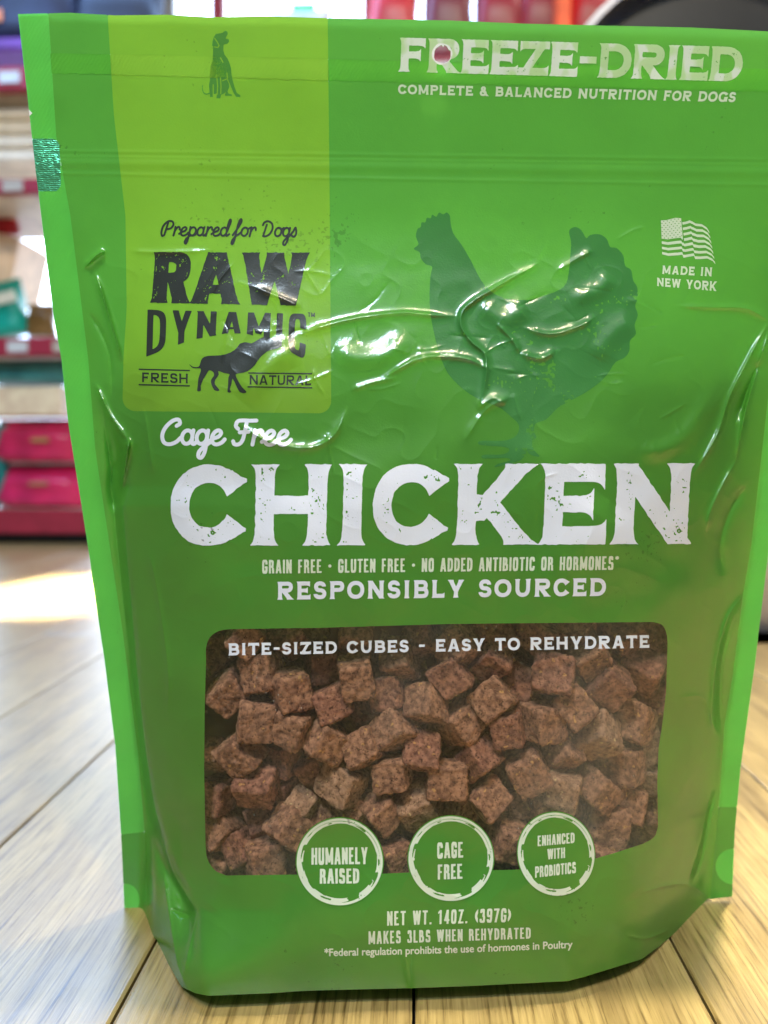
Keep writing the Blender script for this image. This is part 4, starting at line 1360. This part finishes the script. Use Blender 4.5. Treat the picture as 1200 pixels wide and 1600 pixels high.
def put_cube(i, px, py, size, layer, mk, label, group):
    rg = np.random.default_rng(500 + i)
    vi = i % len(VAR)
    d0 = float(bilin(DEPTH[..., None], np.array([float(px)]), np.array([float(py)]))[0, 0])
    d_c = d0 + .010 + layer * .012
    sz = size / F * d_c * .885
    rot = Euler((rg.uniform(-.75, .75), rg.uniform(0, 6.28), rg.uniform(-.75, .75)))
    R3 = np.array(rot.to_matrix())
    pts = VAR[vi][1] * sz @ R3.T
    # front-most point just behind the film
    yc = d0 + .0012 - pts[:, 1].min() + layer * .011
    for _ in range(4):
        loc = at(px, py, yc)
        w = pts + loc
        u = w - CAM
        c = u @ fw; qx = 600 + F * (u @ rt) / c; qy = 800 - F * (u @ up) / c
        dep = bilin(DEPTH[..., None], qx, qy)[:, 0]
        gap = (w[:, 1] - dep).min()
        if gap < .0006:
            yc += .0006 - gap
        else:
            break
    o = link('meat_cube', MESHES[(mk, vi)], None)
    o.location = at(px, py, yc); o.rotation_euler = rot; o.scale = (sz, sz, sz)
    tag(o, label, 'food cube', group)
    return o


for i, c in enumerate(CUBES):
    put_cube(i, *c, 'freeze-dried cubes seen through the pouch window')
tag(link('food_fill', mesh_from('food_fill', *FILL), M['meat_red']), 'mass of brown food cubes filling the pouch behind the cubes at its window', 'food', None, 'stuff')
n = len(CUBES)
for j, py in enumerate(range(985, 1372, 46)):
    for k_, px in enumerate(range(330 + (j % 2) * 28, 1045, 56)):
        n += 1
        put_cube(n, px + random.uniform(-10, 10), py + random.uniform(-8, 8), 62, 2.3 + random.uniform(0, .7), random.choice(['meat_red', 'meat_red', 'meat']),
                 'dark brown food cube deep behind the front cubes in the pouch window', 'deeper freeze-dried cubes filling the gaps')

# ------------------------------------------------------------------ floor
def floor_material():
    m, nt, b, out = new_mat('bamboo planks')
    L = nt.links.new
    tc = nd(nt, 'ShaderNodeTexCoord')
    v = tc.outputs['Object']
    sx = nd(nt, 'ShaderNodeSeparateXYZ'); L(v, sx.inputs[0])
    dv = nd(nt, 'ShaderNodeMath', operation='DIVIDE'); L(sx.outputs[0], dv.inputs[0]); dv.inputs[1].default_value = PLANK
    ofs = nd(nt, 'ShaderNodeMath', operation='ADD'); L(dv.outputs[0], ofs.inputs[0]); ofs.inputs[1].default_value = .5
    fl_ = nd(nt, 'ShaderNodeMath', operation='FLOOR'); L(ofs.outputs[0], fl_.inputs[0])
    wn = nd(nt, 'ShaderNodeTexWhiteNoise', noise_dimensions='1D'); L(fl_.outputs[0], wn.inputs['W'])
    sh_ = nd(nt, 'ShaderNodeVectorMath', operation='ADD'); L(v, sh_.inputs[0]); L(wn.outputs['Color'], sh_.inputs[1])
    mp = nd(nt, 'ShaderNodeMapping'); mp.inputs['Scale'].default_value = (1, .035, 1)
    L(sh_.outputs[0], mp.inputs[0])
    n1 = nd(nt, 'ShaderNodeTexNoise', Scale=900, Detail=5, Roughness=.6); L(mp.outputs[0], n1.inputs['Vector'])
    n2 = nd(nt, 'ShaderNodeTexNoise', Scale=60, Detail=3); L(mp.outputs[0], n2.inputs['Vector'])
    r1 = nd(nt, 'ShaderNodeValToRGB')
    e = r1.color_ramp.elements
    e[0].position = .33; e[0].color = (.15, .095, .032, 1)
    e[1].position = .62; e[1].color = (.40, .29, .12, 1)
    x = r1.color_ramp.elements.new(.44); x.color = (.31, .22, .082, 1)
    L(n1.outputs['Fac'], r1.inputs[0])
    r2 = nd(nt, 'ShaderNodeValToRGB')
    r2.color_ramp.elements[0].position = .35; r2.color_ramp.elements[0].color = (.72, .68, .62, 1)
    r2.color_ramp.elements[1].position = .65; r2.color_ramp.elements[1].color = (1.1, 1.08, 1.0, 1)
    L(n2.outputs['Fac'], r2.inputs[0])
    mu = nd(nt, 'ShaderNodeMix', data_type='RGBA', blend_type='MULTIPLY'); mu.inputs[0].default_value = 1
    L(r1.outputs[0], mu.inputs[6]); L(r2.outputs[0], mu.inputs[7])
    mp2 = nd(nt, 'ShaderNodeMapping'); mp2.inputs['Scale'].default_value = (1, .018, 1); L(sh_.outputs[0], mp2.inputs[0])
    n4 = nd(nt, 'ShaderNodeTexNoise', Scale=560, Detail=3, Roughness=.5); L(mp2.outputs[0], n4.inputs['Vector'])
    r4 = nd(nt, 'ShaderNodeValToRGB')
    r4.color_ramp.elements[0].position = .56; r4.color_ramp.elements[0].color = (1, 1, 1, 1)
    r4.color_ramp.elements[1].position = .66; r4.color_ramp.elements[1].color = (.22, .17, .12, 1)
    L(n4.outputs['Fac'], r4.inputs[0])
    mu2 = nd(nt, 'ShaderNodeMix', data_type='RGBA', blend_type='MULTIPLY'); mu2.inputs[0].default_value = .5
    L(mu.outputs[2], mu2.inputs[6]); L(r4.outputs[0], mu2.inputs[7])
    L(mu2.outputs[2], b.inputs['Base Color'])
    rr = nd(nt, 'ShaderNodeMapRange'); rr.inputs[3].default_value = .26; rr.inputs[4].default_value = .44
    L(n1.outputs['Fac'], rr.inputs[0]); L(rr.outputs[0], b.inputs['Roughness'])
    b.inputs['Specular IOR Level'].default_value = .6
    b.inputs['Coat Weight'].default_value = 1.0
    b.inputs['Coat Roughness'].default_value = .38
    n3 = nd(nt, 'ShaderNodeTexNoise', Scale=24, Detail=4); L(v, n3.inputs['Vector'])
    b0 = nd(nt, 'ShaderNodeBump', Strength=.10, Distance=.006); L(n3.outputs['Fac'], b0.inputs['Height'])
    bp = nd(nt, 'ShaderNodeBump', Strength=.2, Distance=.0006)
    L(n1.outputs['Fac'], bp.inputs['Height']); L(b0.outputs[0], bp.inputs['Normal']); L(bp.outputs[0], b.inputs['Normal']); L(bp.outputs[0], b.inputs['Coat Normal'])
    return m


seam = floor_at(646.4, 1570)
seamL = floor_at(205, 1540)
PLANK = abs(seam[0] - seamL[0])
FLOOR_M = floor_material()
SHIFT = seam[0] + PLANK / 2
fv, ff = [], []
gap = .0011
for i in range(-45, 46):
    xa = i * PLANK - PLANK / 2 + gap / 2; xb = xa + PLANK - gap
    ys = [-1.2]
    yy = -1.2 + random.uniform(.5, 1.0)
    while yy < 7:
        ys.append(yy); yy += random.uniform(.9, 1.5)
    ys.append(7.0)
    if -3 <= i <= 3:
        ys = [y_ for y_ in ys if not (.05 < y_ < .62)]
    for ya, yb_ in zip(ys, ys[1:]):
        ya += .0005; yb_ -= .0005
        c = .0012
        s0 = len(fv)
        fv += [(xa, ya, -.004), (xb, ya, -.004), (xb, yb_, -.004), (xa, yb_, -.004), (xa, ya, -c * .5), (xb, ya, -c * .5), (xb, yb_, -c * .5), (xa, yb_, -c * .5),
               (xa + c, ya + c, 0), (xb - c, ya + c, 0), (xb - c, yb_ - c, 0), (xa + c, yb_ - c, 0)]
        for q in range(4):
            r_ = (q + 1) % 4
            ff += [(s0 + q, s0 + r_, s0 + 4 + r_, s0 + 4 + q), (s0 + 4 + q, s0 + 4 + r_, s0 + 8 + r_, s0 + 8 + q)]
        ff.append((s0 + 8, s0 + 9, s0 + 10, s0 + 11))
me = bpy.data.meshes.new('floor'); me.from_pydata(fv, [], ff); me.update()
fl_o = link('floor', me, FLOOR_M, None, (SHIFT, 0, 0)); tag(fl_o, kind='structure')
me = bpy.data.meshes.new('floor_base'); me.from_pydata([(-8, -2, -.006), (8, -2, -.006), (8, 8, -.006), (-8, 8, -.006)], [], [(0, 1, 2, 3)]); me.update()
tag(link('floor_base', me, simple('dark seam filler', (.012, .010, .009), .9)), kind='structure')


# ------------------------------------------------------------------ store behind the pouch
def box_mesh(name, sx, sy, sz, bev=.004):
    import bmesh
    bm = bmesh.new()
    bmesh.ops.create_cube(bm, size=1)
    for v in bm.verts:
        v.co = (v.co.x * sx, v.co.y * sy, v.co.z * sz)
    if bev:
        bmesh.ops.bevel(bm, geom=bm.edges[:], offset=bev, segments=2, affect='EDGES')
    me = bpy.data.meshes.new(name); bm.to_mesh(me); bm.free()
    return me


def bag_mesh(name, w, d, h, seed, flat=.12):
    """filled bag: pillow body narrowing to a crimped top"""
    rg = np.random.default_rng(seed)
    nu, nv_ = 28, 16
    vs, fs = [], []
    for j in range(nv_ + 1):
        t = j / nv_
        th_ = max(.03, (1 - max(0, (t - .55) / .45) ** 1.6)) * (0.75 + .25 * min(1, t / .12))
        ww = 1 - .06 * math.sin(math.pi * t) + .02 * (t > .9)
        for i in range(nu):
            a = 2 * math.pi * i / nu
            ca, sa = math.cos(a), math.sin(a)
            x = w / 2 * ww * math.copysign(abs(ca) ** .5, ca)
            y = d / 2 * th_ * math.copysign(abs(sa) ** .8, sa)
            k = 1 + .05 * math.sin(3 * a + 9 * t + rg.uniform(-.3, .3))
            vs.append((x * k if th_ > .2 else x, y * k, h * t))
    for j in range(nv_):
        for i in range(nu):
            i2 = (i + 1) % nu
            fs.append((j * nu + i, j * nu + i2, (j + 1) * nu + i2, (j + 1) * nu + i))
    fs.append(tuple(range(nu - 1, -1, -1))); fs.append(tuple(range(nv_ * nu, nv_ * nu + nu)))
    me = bpy.data.meshes.new(name); me.from_pydata(vs, [], fs)
    for p in me.polygons:
        p.use_smooth = True
    me.update()
    return me


YS = 1.70                                  # front of the shelving
pxm = YS / F                               # metres per photo pixel there
SH = empty('store_shelving', (0, YS, 0), 'dark red metal store shelving with open back, behind the pouch', 'shelving')
M['red_metal'] = simple('dark red shelf paint', (.32, .02, .045), .45, 0, .1)
M['dark_metal'] = simple('black shelf base', (.012, .013, .022), .5)
M['pale_shelf'] = simple('pale shelf board', (.62, .50, .38), .5)
xL, xR = -1.3, 1.5
for zc, hh in ((at(40, 815, YS)[2], .055), (at(40, 542, YS)[2], .042), (at(40, 291, YS)[2], .032), (at(40, 122, YS)[2], .05)):
    link('shelf', box_mesh('shelf', xR - xL, .36, .018, .002), M['pale_shelf'], SH, ((xL + xR) / 2, .20, zc + hh / 2 - .012))
    link('shelf_rail', box_mesh('shelf_rail', xR - xL, .022, hh, .003), M['red_metal'], SH, ((xL + xR) / 2, .008, zc))
link('shelf_base', box_mesh('shelf_base', xR - xL, .34, .030, .002), M['dark_metal'], SH, ((xL + xR) / 2, .20, .0155))
for px in (-420, 270, 560, 875, 1300):
    link('upright', box_mesh('upright', .030, .04, 1.55, .003), M['red_metal'], SH, (at(px, 20, YS)[0], .40, .775 + .001))
TAG_M = [simple('price tag card', c_, .5) for c_ in ((.55, .55, .55), (.42, .36, .30), (.5, .48, .44))]
for py_ in (542, 291, 122):
    for i_, px_ in enumerate(range(-60, 1300, 74)):
        z_ = at(40, py_, YS)[2]
        link('price_tag', box_mesh('price_tag', .046, .003, .024, 0), TAG_M[(i_ * 7 + py_) % 3], SH, (at(px_ + (i_ * 31) % 17, 500, YS)[0], -.0055, z_))

WALL_M = simple('store wall paint', (.50, .47, .44), .8)
WN = empty('store_window', (0, 3.4, 0), 'bright daylit store window behind the shelving', 'window')
m_, nt_, b_, out_ = new_mat('daylight through window')
em = nd(nt_, 'ShaderNodeEmission', Strength=8.0)
tcw = nd(nt_, 'ShaderNodeTexCoord')
nt_.links.new(noise_color(nt_, tcw.outputs['Object'], (.45, .66, 1.0), (.85, .92, 1.0), 2.2, 2), em.inputs['Color'])
nt_.links.new(em.outputs[0], out_.inputs['Surface'])
link('window_glass', box_mesh('window_glass', 3.6, .01, 1.9, 0), m_, WN, (-.4, 0, 1.25))
for x in (-2.25, -1.05, .15, 1.45):
    link('window_frame', box_mesh('window_frame', .06, .05, 2.0), simple('window frame', (.5, .5, .52), .4), WN, (x, -.04, 1.25))
wall = link('back_wall', box_mesh('back_wall', 9, .05, .29, 0), WALL_M, None, (0, 3.45, .146)); tag(wall, kind='structure')

GRP = 'bags on the shelves behind the pouch'


def bag(px, py_bottom, wpx, hpx, col, label, y=YS + .14, tilt=0, lie=False, seed=0, metal=.0, rough=.35, cat='bag', name='product_bag', accent=None):
    p = at(px, py_bottom, y)
    s = y / F
    o = link(name, bag_mesh(name, wpx * s, min(.14, wpx * s * .6), hpx * s, seed), simple(name + ' film', col, rough, metal, .25, 14), None, tuple(p))
    o.rotation_euler = (0, math.radians(tilt), 0)
    tag(o, label, cat, GRP)
    if accent:
        c, u0, v0, wa, ha = accent
        a = link('bag_label', box_mesh('bag_label', wpx * s * wa, .004, hpx * s * ha, .001), simple('bag label', c, .4), o,
                 (wpx * s * u0, -min(.14, wpx * s * .6) / 2 - .004, hpx * s * v0))
    return o


def crate(px, py_bottom, wpx, hpx, col, label, y=YS + .14, d=.16, name='product_box', cat='box', tilt=0, rough=.6):
    s = y / F
    p = at(px, py_bottom, y)
    o = link(name, box_mesh(name, wpx * s, d, hpx * s, .004), simple(name + ' card', col, rough), None, (p[0], p[1], p[2] + hpx * s / 2))
    o.rotation_euler = (0, math.radians(tilt), 0)
    tag(o, label, cat, GRP)
    return o


# lowest bay
bag(75, 790, 150, 66, (.58, .02, .11), 'crimson bag lying lowest on the bottom shelf at the left', seed=1, accent=((.42, .20, .10), .06, .55, .2, .09))
bag(72, 722, 150, 68, (.55, .02, .10), 'crimson bag with gold mark stacked on top of the lowest crimson bag', seed=2, accent=((.45, .24, .1), .10, .5, .18, .10))
bag(-4, 790, 40, 130, (.01, .20, .20), 'dark teal bag standing left of the crimson bags', seed=3, y=YS + .10)
crate(40, 652, 150, 46, (.95, .78, .62), 'long pale peach carton lying on the crimson bags', d=.12)
bag(60, 600, 150, 38, (.05, .26, .28), 'flat grey-teal bag lying under the second shelf rail', seed=4, y=YS + .12)
# second bay
bag(10, 526, 84, 84, (.0, .28, .21), 'green-teal bag slumped on the second shelf at the far left', seed=5, tilt=-12, accent=((.7, .68, .55), .25, .6, .5, .2))
bag(66, 526, 44, 50, (.16, .085, .02), 'small bronze-brown bag beside the slumped teal bag', seed=6)
crate(14, 470, 70, 92, (.85, .62, .44), 'tan carton tilted behind the teal bag', y=YS + .24, tilt=14)
bag(8, 366, 44, 52, (.42, .01, .02), 'small red bag on the tan carton under the third rail', seed=7, y=YS + .22)
# third bay: slatted cream trays
for i in range(6):
    crate(30, 280 - i * 21, 190, 16, (.86, .76, .60), ['lowest', 'second lowest', 'third lowest', 'third highest', 'second highest', 'topmost'][i] + ' cream slatted tray stacked under the upper shelf rail at the left', d=.22, name='slatted_tray', cat='tray', y=YS + .16)
# top bay
crate(35, 106, 160, 18, (.12, .02, .20), 'flat purple carton on the top shelf at the left', name='product_box')
bag(60, 86, 150, 150, (.008, .010, .035), 'big navy-black bag with orange label on the purple carton', seed=8, rough=.7, accent=((.7, .2, .06), -.3, .22, .2, .12))
bag(190, 106, 130, 140, (.010, .012, .03), 'dark navy bag second from the left on the top shelf', seed=9, rough=.7)
bag(470, 106, 90, 84, (.75, .74, .74), 'white bag on the top shelf behind the sitting dog picture', seed=10, accent=((.05, .6, .25), .1, .85, .4, .12))
for i, (px, c, t) in enumerate([(615, (.55, .02, .03), 'bright red bag nearest the middle of the top shelf'), (700, (.17, .012, .025), 'dark red bag seen through the punched hole'),
                                (780, (.30, .012, .025), 'red bag with pale print right of the punched hole'), (845, (.28, .012, .025), 'red bag beside the orange strip on the top shelf'),
                                (925, (.32, .01, .02), 'red bag next to the steel bin rim on the top shelf')]):
    bag(px, 106, 76, 140 + 6 * (i % 2), c, t, seed=20 + i, accent=(((.62, .52, .50), 0, .90, .6, .05)))
crate(870, 106, 20, 130, (.85, .12, .03), 'narrow orange-red carton between red bags on the top shelf')

# steel bin on the right
BY = .80
p0 = floor_at(1230, 1006)
BY = p0[1]
s = BY / F
BIN = empty('steel_bin', (at(1092, 1006, BY)[0], BY + .17, 0), 'brushed steel bin with black rounded front panel and silver rim', 'bin')
M['steel'] = simple('brushed steel', (.55, .54, .60), .28, .9, .06, 60)
M['panel_black'] = simple('black bin panel', (.018, .018, .02), .4)
bw, bh = 480 * s, (1006 + 14) * s


def arch(w, h, r, n=14):
    pts = [(-w / 2, 0), (w / 2, 0)]
    for i in range(n + 1):
        a = math.pi / 2 * i / n
        pts.append((w / 2 - r + r * math.cos(a), h - r + r * math.sin(a)))
    for i in range(n + 1):
        a = math.pi / 2 + math.pi / 2 * i / n
        pts.append((-w / 2 + r + r * math.cos(a), h - r + r * math.sin(a)))
    return pts


def extrude(name, pts, y0, y1):
    n_ = len(pts)
    vs = [(x, y0, z) for x, z in pts] + [(x, y1, z) for x, z in pts]
    fs = [tuple(range(n_)), tuple(range(2 * n_ - 1, n_ - 1, -1))] + [(i, i + n_, (i + 1) % n_ + n_, (i + 1) % n_) for i in range(n_)]
    me = bpy.data.meshes.new(name); me.from_pydata(vs, [], fs); me.update()
    return me


def frame_mesh(name, outer, inner, y0, y1):
    n_ = len(outer)
    vs = [(x, y0, z) for x, z in outer] + [(x, y0, z) for x, z in inner] + [(x, y1, z) for x, z in outer] + [(x, y1, z) for x, z in inner]
    fs = []
    for i in range(n_):
        j = (i + 1) % n_
        fs += [(i, j, n_ + j, n_ + i), (2 * n_ + i, 3 * n_ + i, 3 * n_ + j, 2 * n_ + j), (i, 2 * n_ + i, 2 * n_ + j, j), (n_ + i, n_ + j, 3 * n_ + j, 3 * n_ + i)]
    me = bpy.data.meshes.new(name); me.from_pydata(vs, [], fs); me.update()
    return me


link('body', extrude('body', arch(bw, bh, bw * .499), -.12, .14), M['steel'], BIN, (0, 0, .001))
link('rim', frame_mesh('rim', arch(bw + .004, bh + .002, bw * .499 + .002), arch(bw - .010, bh - .005, bw * .499 - .005), -.17, -.121), M['steel'], BIN, (0, 0, .001))
pts = [(x, max(z, .34)) for x, z in arch(bw - .028, bh - .016, bw * .499 - .014)]
link('front_panel', extrude('front_panel', pts, -.150, -.122), M['panel_black'], BIN, (0, 0, .001))

# children of the pouch were built in world coordinates; hang them from its base without moving them
bpy.context.view_layer.update()
for o in POUCH.children:
    o.matrix_parent_inverse = POUCH.matrix_world.inverted()
